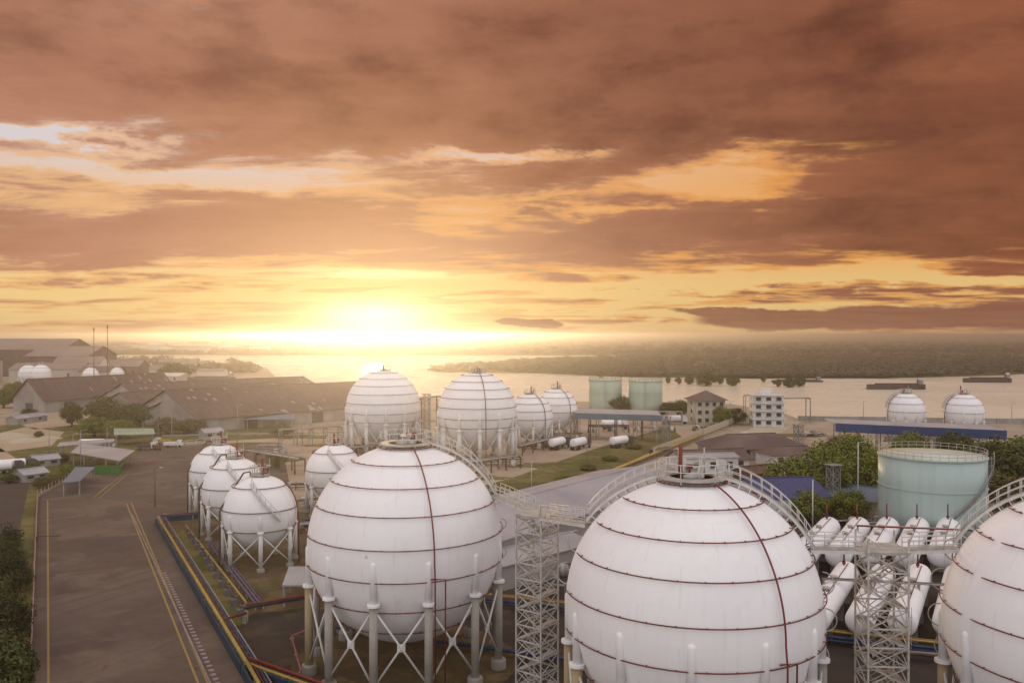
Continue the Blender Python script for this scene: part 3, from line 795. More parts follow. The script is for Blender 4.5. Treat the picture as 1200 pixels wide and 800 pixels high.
for i, X in enumerate((51.0, 55.8, 60.5, 65.3, 70.2)):
    bullet('%s from the left in the back row of horizontal white tanks' % names5[i], (X, 137), 20, 1.75, 'back row of horizontal pressure tanks')
for i, (X, Y) in enumerate(((43.6, 111), (48.2, 110.5), (52.6, 110), (57.2, 109.5))):
    bullet('%s from the left in the front row of horizontal white tanks' % names5[i], (X, Y), 21, 1.5, 'front row of horizontal pressure tanks')
# ------------------------------------------------------------------ flat-bottomed tanks
def storage_tank(label, loc, rad, h, m, roof_m, spiral=False, group=None):
    t = thing('storage_tank', label, 'storage tank', loc, 0, group)
    MB().lathe([(rad, 0), (rad, h * .33), (rad, h * .66), (rad, h)], 72).build('shell', m, t)
    MB().lathe([(rad + .12, h + .01), (rad + .12, h + .08), (0.001, h + rad * .055)], 72).build('roof', roof_m, t)
    for z in (h * .62, h - .15):
        MB().lathe([(rad, z), (rad + .16, z), (rad + .16, z + .12), (rad, z + .12)], 72, smooth=False).build('wind_girder', m, t)
    if spiral:
        b = MB(); railing(b, ring_pts(rad - .05, h + .1, 0, 2 * pi, 40), 1.1, .045, 1.4, 1); b.build('railing', 'old_white_steel', t)
        st = MB(); rl = MB(); fa = facing(loc[0], loc[1]); n = 50
        pts = []
        for k in range(n + 1):
            a = fa + radians(95 - 110 * k / n); z = h * (1 - k / n) + .1
            pts.append(Vector(((rad + .5) * cos(a), (rad + .5) * sin(a), z)))
        for k in range(n):
            c = (pts[k] + pts[k + 1]) / 2; st.box(c, (.8, .32, .05), atan2(c.y, c.x))
            st.beam(pts[k] * 1.0, pts[k + 1], .06, .25)
        so = st.build('spiral_stair', 'grey_steel', t)
        rl.tube([p + Vector((p.x, p.y, 0)).normalized() * .4 + Vector((0, 0, 1.0)) for p in pts], .05, 5)
        for k in range(0, n + 1, 3):
            q = pts[k] + Vector((pts[k].x, pts[k].y, 0)).normalized() * .4; rl.tube([q, q + Vector((0, 0, 1))], .04, 5)
        rl.build('handrail', 'grey_steel', so)
    else:
        fa = facing(loc[0], loc[1]); ld = MB()
        for s in (-.06, .06):
            a = fa + s / rad * 5; ld.beam(((rad + .2) * cos(a), (rad + .2) * sin(a), 0), ((rad + .2) * cos(a), (rad + .2) * sin(a), h + 1), .08, .08)
        ld.build('ladder', 'grey_steel', t)
        b = MB(); railing(b, ring_pts(rad - .05, h + .1, 0, 2 * pi, 24), 1.1, .06, 3, 0); b.build('railing', 'grey_steel', t)
    return t
storage_tank('turquoise cylindrical storage tank with railed roof and curving side stair', (71.4, 145, 0), 8.4, 13.6, 'turq', 'turq_roof', True)
storage_tank('left pale green storage tank at the river bank', (40.0, 366, 0), 7.0, 14.6, 'seagreen', 'seagreen', False, 'pale green tanks at the river')
storage_tank('right pale green storage tank at the river bank', (56.6, 362, 0), 7.1, 14.4, 'seagreen', 'seagreen', False, 'pale green tanks at the river')

# ------------------------------------------------------------------ buildings
def gable(label, name, a, u, L, w, eave, ridge, wall_m, roof_m, cat='warehouse', over=1.0, doors=(), open_=False, group=None, hip=0.0, posts=0, wins=0):
    """a: plan point of the front-left corner; u: plan direction of the ridge; width runs to the left of u"""
    u = Vector(u).normalized()
    t = thing(name, label, cat, (a[0], a[1], 0), atan2(u.y, u.x), group)
    if not open_:
        vs = [(0, 0, 0), (L, 0, 0), (L, w, 0), (0, w, 0), (0, 0, eave), (L, 0, eave), (L, w, eave), (0, w, eave), (0, w / 2, ridge - .15), (L, w / 2, ridge - .15)]
        if hip: vs[8] = (0.01, w / 2, eave + .01); vs[9] = (L - .01, w / 2, eave + .01)
        MB().add(vs, [(0, 1, 5, 4), (2, 3, 7, 6), (3, 0, 4, 8, 7), (1, 2, 6, 9, 5)]).build('wall', wall_m, t)
    else:
        pm = MB().beam((0, 0, 0), (0, 0, eave - .1), .28, .28).mesh('post', 'grey_steel')
        n = posts or max(2, int(L / 7))
        for k in range(n + 1):
            for y in (.2, w - .2): link('post', pm, t, (L * k / n, y, 0))
    k = (ridge - eave) / (w / 2); th = .12; ed = eave - over * k
    r = MB()
    x0, x1 = -over, L + over
    h0, h1 = (x0 + hip, x1 - hip)
    for s in (0, 1):
        y0 = -over if s == 0 else w + over
        q = [(x0, y0, ed), (x1, y0, ed), (h1, w / 2, ridge), (h0, w / 2, ridge)]
        lo = [(p[0], p[1], p[2] - th) for p in q]
        r.add(q + lo, [(0, 1, 2, 3) if s == 0 else (3, 2, 1, 0), (7, 6, 5, 4) if s == 0 else (4, 5, 6, 7), (0, 4, 5, 1), (3, 7, 4, 0), (1, 5, 6, 2)])
    if hip:
        r.add([(x0, -over, ed), (h0, w / 2, ridge), (x0, w + over, ed)], [(0, 1, 2)]); r.add([(x1, -over, ed), (h1, w / 2, ridge), (x1, w + over, ed)], [(2, 1, 0)])
    ro = r.build('roof', roof_m, t)
    MB().beam((h0, w / 2, ridge + .05), (h1, w / 2, ridge + .05), .5, .14).build('ridge_cap', roof_m, ro)
    for (side, pos, dw, dh) in doors:
        if side == 'f': MB().box((pos, -.06, dh / 2), (dw, .1, dh)).build('door', 'dark_steel', t)
        else: MB().box((-.06, pos, dh / 2), (.1, dw, dh)).build('door', 'dark_steel', t)
    for k_ in range(wins):
        x = L * (k_ + .5) / wins
        o = MB().box((x, -.05, eave * .58), (min(1.4, L / wins * .55), .08, eave * .32)).build('window', 'glass_dark', t)
        MB().box((x, -.08, eave * .58 - eave * .19), (min(1.6, L / wins * .6), .16, .1)).build('sill', 'concrete', o)
    return t
def mono(label, name, pts, z_front, z_back, roof_m, cat='canopy', legs=True, th=.18, fascia=None, group=None):
    """single-pitch canopy on posts; pts: four plan corners, first two are the front edge"""
    o = Vector((pts[0][0], pts[0][1], 0)); t = thing(name, label, cat, o, 0, group)
    q = [Vector((p[0], p[1], z_front if i < 2 else z_back)) - o for i, p in enumerate(pts)]
    lo = [p - Vector((0, 0, th)) for p in q]
    ro = MB().add(q + lo, [(0, 1, 2, 3), (7, 6, 5, 4), (0, 4, 5, 1), (1, 5, 6, 2), (2, 6, 7, 3), (3, 7, 4, 0)]).build('roof', roof_m, t)
    if fascia: MB().beam(q[0] - Vector((0, .2, fascia[0] / 2 - .1)), q[1] - Vector((0, .2, fascia[0] / 2 - .1)), .14, fascia[0]).build('fascia', fascia[1], t)
    if legs:
        n = max(1, int((q[1] - q[0]).length / 6))
        for k in range(n + 1):
            for (a, b) in ((q[0], q[1]), (q[3], q[2])):
                p = a.lerp(b, .03 + .94 * k / n); c_ = (q[0] + q[2]) / 2; p = p.lerp(Vector((c_.x, c_.y, p.z)), .06)
                MB().beam((p.x, p.y, 0), (p.x, p.y, p.z - th), .25, .25).build('post', 'grey_steel', t)
    return t

uW = Vector((.45, .893)); vW = Vector((.893, -.45))
def wh(label, apex_px, ridge, w, L, eave, **k):
    p = G(*apex_px, ridge); a = Vector((p.x, p.y)) + vW * (w / 2)
    return gable(label, 'warehouse', a, uW, L, w, eave, ridge, 'grey_wall', 'roof_asbestos', doors=k.get('doors', ()), group='old brown warehouses')
wh('leftmost old brown roofed warehouse with pale patches on its roof', (33, 444), 14.5, 21, 72, 6.0, doors=(('e', 10, 5, 4), ('f', 12, 5, 4), ('f', 40, 5, 4)))
wh('middle one of the old brown warehouses, gable partly behind trees', (140, 460), 11.5, 26, 86, 6.0, doors=(('e', 12, 4, 4),))
wh('old brown warehouse with sunlit patch at its gable, nearest the road', (203, 465), 11.0, 30, 74, 5.5, doors=(('e', 9, 4, 4), ('e', 21, 3, 3.5)))
gable('long brown warehouse roof running right behind the small spheres', 'warehouse', (-109, 296), (.70, .71), 92, 52, 5.0, 13.5, 'grey_wall', 'roof_asbestos', group='old brown warehouses', doors=(('f', 20, 5, 4), ('f', 48, 5, 4), ('f', 70, 5, 4)))
gable('second long brown warehouse roof nearest the river bank', 'warehouse', (-150, 350), (.70, .71), 88, 50, 6.0, 13.0, 'grey_wall', 'roof_asbestos', group='old brown warehouses')
# far industrial halls on the left
gable('huge far industrial hall at left edge with pale upper wall', 'industrial_hall', (-446, 690), (1, .05), 80, 60, 22, 30.5, 'roof_brown', 'far_roof', 'hall', group='far industrial halls')
gable('far brown industrial hall left of the two chimneys', 'industrial_hall', (-365, 640), (1, .02), 46, 50, 18, 25.0, 'roof_brown', 'far_roof', 'hall', group='far industrial halls')
gable('low far hall in front of the huge hall at left edge', 'industrial_hall', (-420, 560), (1, .02), 62, 40, 16, 22, 'far_wall', 'far_roof', 'hall', group='far industrial halls')
for i, (px, z_, w_, h_, wm_, rm_, lb) in enumerate(((10, 560, 44, 15, 'far_wall', 'far_roof', 'tan low shed in front of the far halls at left edge'), (62, 580, 30, 19, 'far_pale', 'far_roof', 'pale narrow shed between the far halls'),
        (92, 560, 24, 13, 'far_wall', 'roof_brown', 'low brown shed below the far brown hall'), (120, 600, 26, 16, 'roof_brown', 'far_roof', 'brown shed right of the thin chimneys'), (150, 640, 30, 10, 'far_pale', 'far_roof', 'pale low shed right of the brown shed'),
        (176, 600, 22, 7, 'far_wall', 'far_pale', 'small pale roofed shed beside the round dark tree'))):
    gable(lb, 'shed', ((px - 600) / F * z_, z_), (1, .15 - .06 * i), w_, w_ * .6, h_ * .75, h_, wm_, rm_, 'shed', .6, group='low sheds before the far halls', wins=3)
for (px, top, z_, lb) in ((110, 384, 480, 'shorter left one of two thin chimneys on the far left skyline'), (126, 381, 475, 'taller right one of two thin chimneys on the far left skyline'),):
    h_ = H(top, z_); t = thing('chimney', lb, 'chimney', ((px - 600) / F * z_, z_, 0), 0, 'far chimneys')
    MB().tube([(0, 0, 0), (0, 0, h_ - 2)], [.26, .15], 10).build('shaft', 'brown_rust', t); MB().lathe([(.28, h_ - 2), (.36, h_ - .3), (.3, h_)], 10).build('crown', 'dark_steel', t)
for (px, z_, rr_, lb) in ((33, 500, 5.2, 'left one of two touching white spheres at far left'), (48, 480, 5.2, 'right one of two touching white spheres at far left'),
                          (106, 520, 4.6, 'low white dome in front of the far brown hall'), (137, 520, 3.8, 'small low white dome right of the far brown hall')):
    x_ = (px - 600) / F * z_
    hc_ = H(438, z_) if px < 60 else H(434, z_) - rr_ + 1.8
    sphere_tank(lb, (x_, z_, 0), rr_, max(hc_, rr_ + .8), 8, .1, facing(x_, z_), (40, 10), ((-179, 179),), None, (), 'white_steel', 1, max(hc_, rr_ + .8) - 3, False, False, .3, 'far white spheres at left', 1.4, ring_mat='grey_steel')

# blue-roofed loading bays
def bay(label, px0, y0, px1, y1, h, z, depth, m_roof, m_f, fh, group):
    a = Vector(((px0 - 600) / F * z[0], z[0])); b = Vector(((px1 - 600) / F * z[1], z[1]))
    return mono(label, 'loading_canopy', [a, b, b + Vector((0, depth)), a + Vector((0, depth))], h[0], h[0] + h[1], m_roof, 'canopy', True, .25, (fh, m_f), group)
bay('long bright blue edged loading canopy at right before the river', 979, 494, 1180, 503, (9.0, .6), (240, 222), 8, 'roof_pale', 'blue_paint', 2.4, 'long loading canopies')
bay('long blue-grey loading canopy below the pale green tanks', 674, 484, 776, 490, (8.6, .8), (276, 268), 9, 'roof_pale', 'blue_grey', 1.9, 'long loading canopies')

# big grey shed between the spheres
gable('big grey metal roofed shed between the two large spheres', 'shed', G(578, 634, 5.5)[:2], (.60, .80), 62, 20, 5.5, 7.4, 'grey_wall', 'roof_grey', 'shed', .6)
gable('low grey lean-to roof in front of the big grey shed', 'shed', G(590, 662, 3.5)[:2], (.72, .69), 18, 9, 3.5, 4.2, 'grey_wall', 'roof_pale', 'shed', .4)
# cluster of houses right of the yellow wall
gable('dark brown hip roofed house with a pale gable panel', 'house', G(846, 541)[:2], (1, .22), 25, 15, 3.6, 6.4, 'grey_wall', 'roof_brown', 'house', 1.0, hip=6, wins=5)
gable('low brown tiled wing of the house beside the yellow wall', 'house', G(800, 553)[:2], (1, .22), 18, 9, 3.0, 4.8, 'white_wall', 'roof_brown', 'house', .8, wins=4)
gable('small house with brown roof and pale wall beside the trees', 'house', G(905, 548)[:2], (1, .25), 15, 8, 3.4, 4.8, 'white_wall', 'roof_brown', 'house', .7, hip=3, wins=3)
gable('white control hut with dark windows behind the largest sphere', 'hut', G(806, 558)[:2], (1, .18), 13, 6, 4.4, 5.0, 'white_wall', 'roof_pale', 'hut', .4, wins=3)
gable('blue roofed store house beside the trees behind the largest sphere', 'house', G(893, 612)[:2], (1, .15), 13, 14, 4.5, 6.8, 'white_wall', 'roof_blue', 'house', .6)
gable('grey-blue block hut left of the turquoise tank', 'hut', G(926, 601)[:2], (1, .1), 7.5, 7, 4.0, 4.5, 'white_wall', 'roof_blue_pale', 'hut', .3, doors=(('f', 6, 1.2, 2.4),))
mono('low pale roofed open shed left of the turquoise tank', 'open_shed', [G(965, 610)[:2], G(1036, 612)[:2], G(1036, 592)[:2], G(965, 590)[:2]], 3.6, 4.4, 'roof_blue_pale', 'shed')
gable('small red brown shack by the houses and trees', 'shack', G(880, 566)[:2], (1, .5), 9, 6, 2.2, 3.4, 'brown_rust', 'brown_rust', 'shack', .4)

def block(label, loc, rz, w, d, floors, fh, wall_m, roof=None, slab=True, nw=4, group=None):
    t = thing('apartment_block' if not roof else 'house', label, 'building', loc, rz, group)
    MB().box((0, d / 2, floors * fh / 2), (w, d, floors * fh)).build('wall', wall_m, t)
    wm = MB().box((0, 0, 0), (w / nw * .48, .1, fh * .42)).mesh('window', 'glass_dark')
    sm = MB().box((0, -.12, -fh * .25), (w / nw * .55, .25, .1)).mesh('sill', 'concrete')
    for f_ in range(floors):
        for k in range(nw):
            o = link('window', wm, t, (-w / 2 + w * (k + .5) / nw, -.05, (f_ + .55) * fh)); link('sill', sm, o)
    for s in (-1, 1):
        for f_ in range(floors):
            o = link('window', wm, t, (s * (w / 2 + .03), d * .5, (f_ + .55) * fh), pi / 2)
    if slab:
        for f_ in range(1, floors + 1):
            MB().box((0, d / 2 - .3, f_ * fh), (w + 1.6, d + 1.4, .28)).build('balcony_slab', 'white_wall', t)
            b = MB(); railing(b, [(-w / 2 - .7, -.9, f_ * fh + .1), (w / 2 + .7, -.9, f_ * fh + .1)], .9, .05, 1.5, 1); b.build('balcony_rail', 'white_steel', t)
    if roof:
        b = MB(); z = floors * fh; o_ = 1.2
        b.add([(-w / 2 - o_, -o_, z), (w / 2 + o_, -o_, z), (w / 2 + o_, d + o_, z), (-w / 2 - o_, d + o_, z), (0, d / 2, z + roof)], [(0, 1, 4), (1, 2, 4), (2, 3, 4), (3, 0, 4), (3, 2, 1, 0)])
        b.build('roof', 'roof_brown', t)
    else:
        MB().box((-.5, d / 2, floors * fh + 1.2), (w * .35, d * .5, 2.2)).build('stair_house', wall_m, t)
    return t
p = G(901, 500); block('white four storey block with flat roof by the river', (p.x, p.y, 0), radians(-6), 11.0, 9, 4, 2.9, 'white_wall', None, True, 3)
p = G(833, 497); block('cream three storey house with brown pyramid roof', (p.x, p.y, 0), radians(8), 11.5, 10, 3, 3.0, 'cream_wall', 3.6, False, 4)
# quay wall, jetty and pipe gantry by the river
q0, q1 = G(935, 493), G(1290, 498)
t = thing('quay_wall', 'low grey quay wall along the river at right', 'wall', (q0.x, q0.y, 0), atan2(q1.y - q0.y, q1.x - q0.x))
Lq = (q1 - q0).length
for k in range(12): MB().box((Lq * (k + .5) / 12, 0, 1.0), (Lq / 12 - .15, .5, 2.0)).build('panel', 'concrete', t)
q0, q1 = G(918, 487, 2), G(790, 486, 2)
def gantry(label, a, b, h, m='grey_steel', n=4, w=3.0):
    a, b = Vector(a[:2]), Vector(b[:2]); d = b - a; L = d.length
    t = thing('pipe_gantry', label, 'pipe gantry', (a.x, a.y, 0), atan2(d.y, d.x), 'steel pipe gantries')
    for k in range(n + 1):
        f_ = MB()
        for y in (0, w): f_.beam((L * k / n, y, 0), (L * k / n, y, h), .28, .28)
        f_.beam((L * k / n, 0, h - .1), (L * k / n, w, h - .1), .25, .3); f_.build('frame', m, t)
    for k, (y, mm) in enumerate(((.4, 'grey_steel'), (1.1, 'old_white_steel'), (1.9, 'brown_rust'), (2.5, 'grey_steel'))):
        MB().tube([(0, y, h + .2), (L, y, h + .2)], .18, 7).build('pipe', mm, t)
    return t
gantry('grey pipe gantry standing beside the white four storey block', G(916, 497), G(950, 496), 9.5, n=1)
gantry('tall pipe gantry left of the white block at the shore', G(874, 494), G(884, 494), 10, n=1)
gantry('long brown pipe gantry behind the parked tanker trucks', G(660, 512), G(752, 515), 6.5, 'brown_rust', 3)
gantry('pipe gantry under the long blue edged canopy', G(985, 524), G(1120, 528), 5.5, 'grey_steel', 6)
gantry('brown pipe gantry between the tall washed out spheres', G(494, 520), G(520, 516), 14, 'brown_rust', 1)
gantry('low brown pipe gantry in front of the medium spheres', G(612, 534), G(660, 522), 2.5, 'brown_rust', 4)

gantry('brown pipe gantry in front of the washed out tall sphere', G(372, 548), G(440, 541), 4.0, 'brown_rust', 4)
gantry('grey pipe gantry between the lone small sphere and warehouse', G(330, 524), G(400, 519), 5.0, 'grey_steel', 4)
gantry('brown pipe gantry right of the farthest small sphere', G(286, 545), G(345, 556), 3.6, 'brown_rust', 4)
gantry('grey pipe gantry along the sandy yard behind the left walkway', G(520, 562), G(610, 549), 3.0, 'brown_rust', 5)
gantry('long grey pipe gantry under the green tanks', G(690, 498), G(800, 499), 5.0, 'grey_steel', 6)
gantry('brown pipe gantry in the trees below the blue edged canopy', G(1090, 540), G(1190, 545), 4.5, 'brown_rust', 5)
# yellow wall running to the river
wa_, wb_ = G(628, 592), G(878, 490)
d = wb_ - wa_
t = thing('boundary_wall', 'long pale yellow wall running diagonally to the river', 'wall', (wa_.x, wa_.y, 0), atan2(d.y, d.x))
n = 40
pm = MB().box((d.length / n / 2, 0, 1.35), (d.length / n - .12, .3, 2.7)).mesh('panel', 'pale_concrete')
lowm = MB().box((d.length / n / 2, 0, .5), (d.length / n - .12, .3, 1.0)).mesh('panel', 'concrete')
for k in range(n): link('panel', pm if k > 14 else lowm, t, (d.length * k / n, 0, 0))
MB().tube([(0, -.7, 1.3), (d.length * .62, -.7, 1.3)], .34, 8).build('pipe', 'yellow_bright', t)
MB().tube([(0, -1.2, .9), (d.length, -1.2, .9)], .15, 8).build('pipe', 'brown_rust', t)
d2 = G(545, 583) - wa_
t = thing('boundary_wall', 'low brown wall joining the yellow wall behind the left walkway', 'wall', (wa_.x, wa_.y, 0), atan2(d2.y, d2.x))
for k in range(6): MB().box((d2.length * (k + .5) / 6, 0, .55), (d2.length / 6 - .1, .3, 1.1)).build('panel', 'brown_rust', t)

# ------------------------------------------------------------------ pipe walls in the tank yard
def pipe_wall(label, a, b, pipes, wall=None, wh_=.9, sup=5.0, group='coloured pipe bundles on low walls'):
    a, b = Vector(a[:2]), Vector(b[:2]); d = b - a; L = d.length
    t = thing('pipe_bundle', label, 'pipes', (a.x, a.y, 0), atan2(d.y, d.x), group)
    if wall: MB().box((L / 2, wall[1], wh_ / 2), (L, .22, wh_)).build('wall', wall[0], t)
    for (y, z, r, m) in pipes: MB().tube([(0, y, z), (L, y, z)], r, 9).build('pipe', m, t)
    ys = [p_[0] for p_ in pipes]; n = max(1, int(L / sup))
    for k in range(n + 1):
        f_ = MB(); x = .2 + (L - .4) * k / n; zt = min(p_[1] - p_[2] for p_ in pipes)
        f_.box((x, (min(ys) + max(ys)) / 2, zt - .07), (.18, max(ys) - min(ys) + .4, .12))
        for y in (min(ys), max(ys)): f_.box((x, y, (zt - .12) / 2), (.16, .16, zt - .12))
        f_.build('support', 'fireproof', t)
    return t
bundle = [(-.30, 1.30, .20, 'yellow_pipe'), (.15, 1.22, .08, 'red_pipe'), (.50, 1.15, .12, 'blue_pipe'), (.85, 1.1, .08, 'grey_steel')]
pipe_wall('long yellow pipe bundle on a blue wall beside the road', G(187, 614), G(291, 790), bundle, ('teal_wall', -.75), 1.1)
pipe_wall('yellow and red pipe bundle turning right at the bottom left', G(292, 790), G(430, 840), [(-.4, 1.2, .15, 'yellow_pipe'), (0, 1.55, .14, 'red_bright'), (.4, 1.2, .14, 'red_pipe')], ('teal_wall', -.75), 1.1)
pipe_wall('pipe bundle continuing along the road below the corner', G(292, 791), G(330, 860), bundle, ('teal_wall', -.75), 1.1)
pipe_wall('blue pipes with red rail at the far end of the road bundle', G(188, 612), G(262, 606), [(0, 1.3, .10, 'red_bright'), (.5, .9, .12, 'blue_pipe'), (.9, .9, .12, 'blue_pipe')], ('teal_wall', .3), .8)
pipe_wall('yellow pipe line above the row of grey pump boxes', G(217, 622), G(288, 716), [(0, 1.0, .13, 'yellow_pipe')], None)
pipe_wall('purple grey pipe pair in front of the nearest small sphere', G(243, 640), G(299, 716), [(0, .8, .16, 'purple_pipe'), (.5, .8, .16, 'purple_pipe'), (.95, .7, .12, 'purple_pipe')], None)
pipe_wall('red and blue pipe bridge left of the centre left sphere', G(287, 728), G(368, 714), [(0, 1.9, .14, 'red_bright'), (.35, 1.7, .12, 'yellow_pipe'), (.7, 1.4, .14, 'blue_pipe'), (1.0, 1.2, .14, 'purple_pipe')], None, sup=6)
pipe_wall('short red pipe joining the road bundle to the bridge', G(258, 740), G(288, 731), [(0, 1.3, .13, 'red_bright'), (.3, 1.1, .1, 'brown_rust')], None)
bl = [(0, 1.5, .12, 'yellow_pipe'), (.3, 1.5, .11, 'red_pipe'), (.6, 1.45, .12, 'yellow_pipe'), (-.35, 1.0, .16, 'blue_pipe'), (-.35, .6, .16, 'blue_pipe')]
pipe_wall('yellow red and blue pipe bundle behind the stair towers', (-26, 114.5), (75, 79.5), bl, None, sup=6)
pipe_wall('blue pipe pair under the centre left sphere', (-20, 97), (12, 85), [(0, .7, .2, 'blue_pipe'), (.6, .6, .16, 'blue_pipe')], None)
pipe_wall('pink handrail pipe at foot of the centre left sphere', G(341, 758), G(352, 800), [(0, 1.1, .10, 'pink_rail')], None)
pipe_wall('pink pipe running under the centre left sphere', G(341, 758), G(405, 728), [(0, 1.1, .10, 'pink_rail')], None)
pipe_wall('brown pipe bank in front of the horizontal tanks', (36, 89.5), (56, 84.5), [(0, 1.0, .15, 'brown_rust'), (.5, 1.0, .12, 'grey_steel'), (1.0, .8, .15, 'brown_rust')], None)
pipe_wall('red header pipe laid across the back row of horizontal tanks', (52, 128.5), (68, 125.5), [(0, 5.2, .12, 'red_pipe'), (.5, 5.2, .10, 'old_white_steel')], None, sup=5.5)
pipe_wall('grey header pipe laid across the front row of horizontal tanks', (37, 101.5), (53, 98.5), [(0, 4.9, .11, 'grey_steel'), (.5, 4.9, .10, 'brown_rust')], None, sup=5.2)
# row of grey pump boxes
mat('purple_grey', (0.17, 0.155, 0.17), 0.6, .2, 1.0)
pa, pb = G(222, 630), G(281, 722)
bx_m = MB().box((0, 0, .4), (.9, .75, .8)).box((.1, .25, 1.0), (.35, .3, .4)).tube([(-.3, 0, .7), (-.3, 0, 1.25), (.3, 0, 1.25)], .07, 6).mesh('box', 'purple_grey')
hd_m = MB().tube([(-.45, 0, .7), (-.9, 0, .7), (-.9, 0, .1)], .09, 6).mesh('pipe_stub', 'purple_pipe')
nums = ['first', 'second', 'third', 'fourth', 'fifth', 'sixth', 'seventh', 'eighth', 'ninth', 'tenth', 'eleventh']
for k in range(11):
    p_ = pa.lerp(pb, k / 10); dd = pb - pa
    t = thing('pump_box', '%s grey pump box from the far end of the row' % nums[k], 'pump box', (p_.x, p_.y, 0.04), atan2(dd.y, dd.x), 'row of grey pump boxes')
    link('box', bx_m, t); link('pipe_stub', hd_m, t)

# small sheds and canopies
mono('small pale roofed open shed left of the centre left sphere', 'open_shed', [G(330, 712)[:2], G(362, 712)[:2], G(372, 694)[:2], G(338, 694)[:2]], 2.8, 3.4, 'roof_pale', 'shed')
mono('green roofed open shed at the far end of the asphalt yard', 'open_shed', [G(133, 523)[:2], G(181, 522)[:2], G(180, 518)[:2], G(133, 518)[:2]], 3.6, 4.4, 'roof_green', 'shed')
mono('long white roofed canopy at the left side of the asphalt yard', 'canopy', [G(82, 546)[:2], G(140, 557)[:2], G(158, 545)[:2], G(95, 536)[:2]], 3.6, 3.9, 'roof_pale', 'canopy')
mono('thin grey canopy behind the long white roofed canopy', 'canopy', [G(66, 537)[:2], G(133, 531)[:2], G(134, 528)[:2], G(70, 533)[:2]], 3.4, 3.6, 'roof_pale', 'canopy')
mono('blue roofed shelter along the left fence', 'shelter', [G(72, 582)[:2], G(93, 580)[:2], G(111, 562)[:2], G(88, 562)[:2]], 3.0, 3.0, 'roof_blue_pale', 'shelter')
t = thing('billboard', 'plain bright green board standing at the left of the yard', 'board', tuple(G(126, 558)), radians(3))
MB().box((0, 0, 1.5), (6.2, .15, 2.2)).build('panel', 'green_board', t)
for x in (-2.9, 2.9): MB().beam((x, .15, 0), (x, .15, 2.7), .15, .15).build('post', 'grey_steel', t)
for (a, b, h_, lb) in (((20, 498), (55, 493), 3.2, 'small grey building behind the grass field at far left'), ((240, 515), (262, 513), 3.0, 'small low shed behind the farthest small sphere'),
                   ((40, 548), (70, 545), 2.6, 'small mossy roofed hut in the scrub at left'), ((28, 566), (56, 562), 2.6, 'low grey roofed hut beside the black ditch')):
    p0, p1 = G(*a), G(*b); d = p1 - p0
    gable(lb, 'hut', p0[:2], d[:2], d.length, 5, h_ * .75, h_ * 1.1, 'grey_wall', 'roof_grey', 'hut', .3, wins=2)
mono('pale blue roofed open shed in front of the long brown warehouse', 'open_shed', [G(286, 503)[:2], G(345, 503)[:2], G(345, 498)[:2], G(286, 498)[:2]], 3.6, 4.4, 'roof_blue_pale', 'shed')

# ------------------------------------------------------------------ fence on the left of the road
def fence(label, a, b, h=1.5, panel=2.4, mats=('pink_rail', 'white_steel')):
    a, b = Vector(a[:2]), Vector(b[:2]); d = b - a; L = d.length; n = max(2, int(L / panel))
    t = thing('fence', label, 'fence', (a.x, a.y, 0), atan2(d.y, d.x), 'fences round the yard')
    pm_ = MB().box((0, 0, h / 2), (.10, .10, h)).mesh('post', mats[1])
    wm_ = MB().box((0, 0, .25), (L / n - .1, .16, .5)).mesh('base_panel', 'concrete')
    rm_ = MB().box((0, 0, h - .06), (L / n, .08, .10)).box((0, 0, h * .65), (L / n, .06, .07)).mesh('rail', mats[0])
    for k in range(n):
        link('post', pm_, t, (L * k / n, 0, 0)); link('base_panel', wm_, t, (L * (k + .5) / n, 0, 0)); link('rail', rm_, t, (L * (k + .5) / n, 0, 0))
    return t
fence('red and white rail fence along the left edge of the road', G(30, 870), G(43, 583))
fence('red rail fence running behind the blue roofed shelter', G(43, 583), G(90, 556))
fence('white fence at the far side of the asphalt yard', G(208, 524), G(250, 519), 1.8, 3, ('white_steel', 'white_steel'))
fence('brown fence in front of the long brown warehouse', G(190, 511), G(410, 507), 1.6, 6, ('brown_rust', 'grey_steel'))
t = thing('barrier', 'dark swing barrier at the left edge of the road', 'barrier', tuple(G(42, 636)), radians(12))
MB().beam((0, 0, 0), (0, 0, 1.1), .2, .2).build('post', 'red_pipe', t); MB().beam((0, 0, 1.0), (3.6, 0, 1.0), .12, .12).build('arm', 'dark_steel', t)

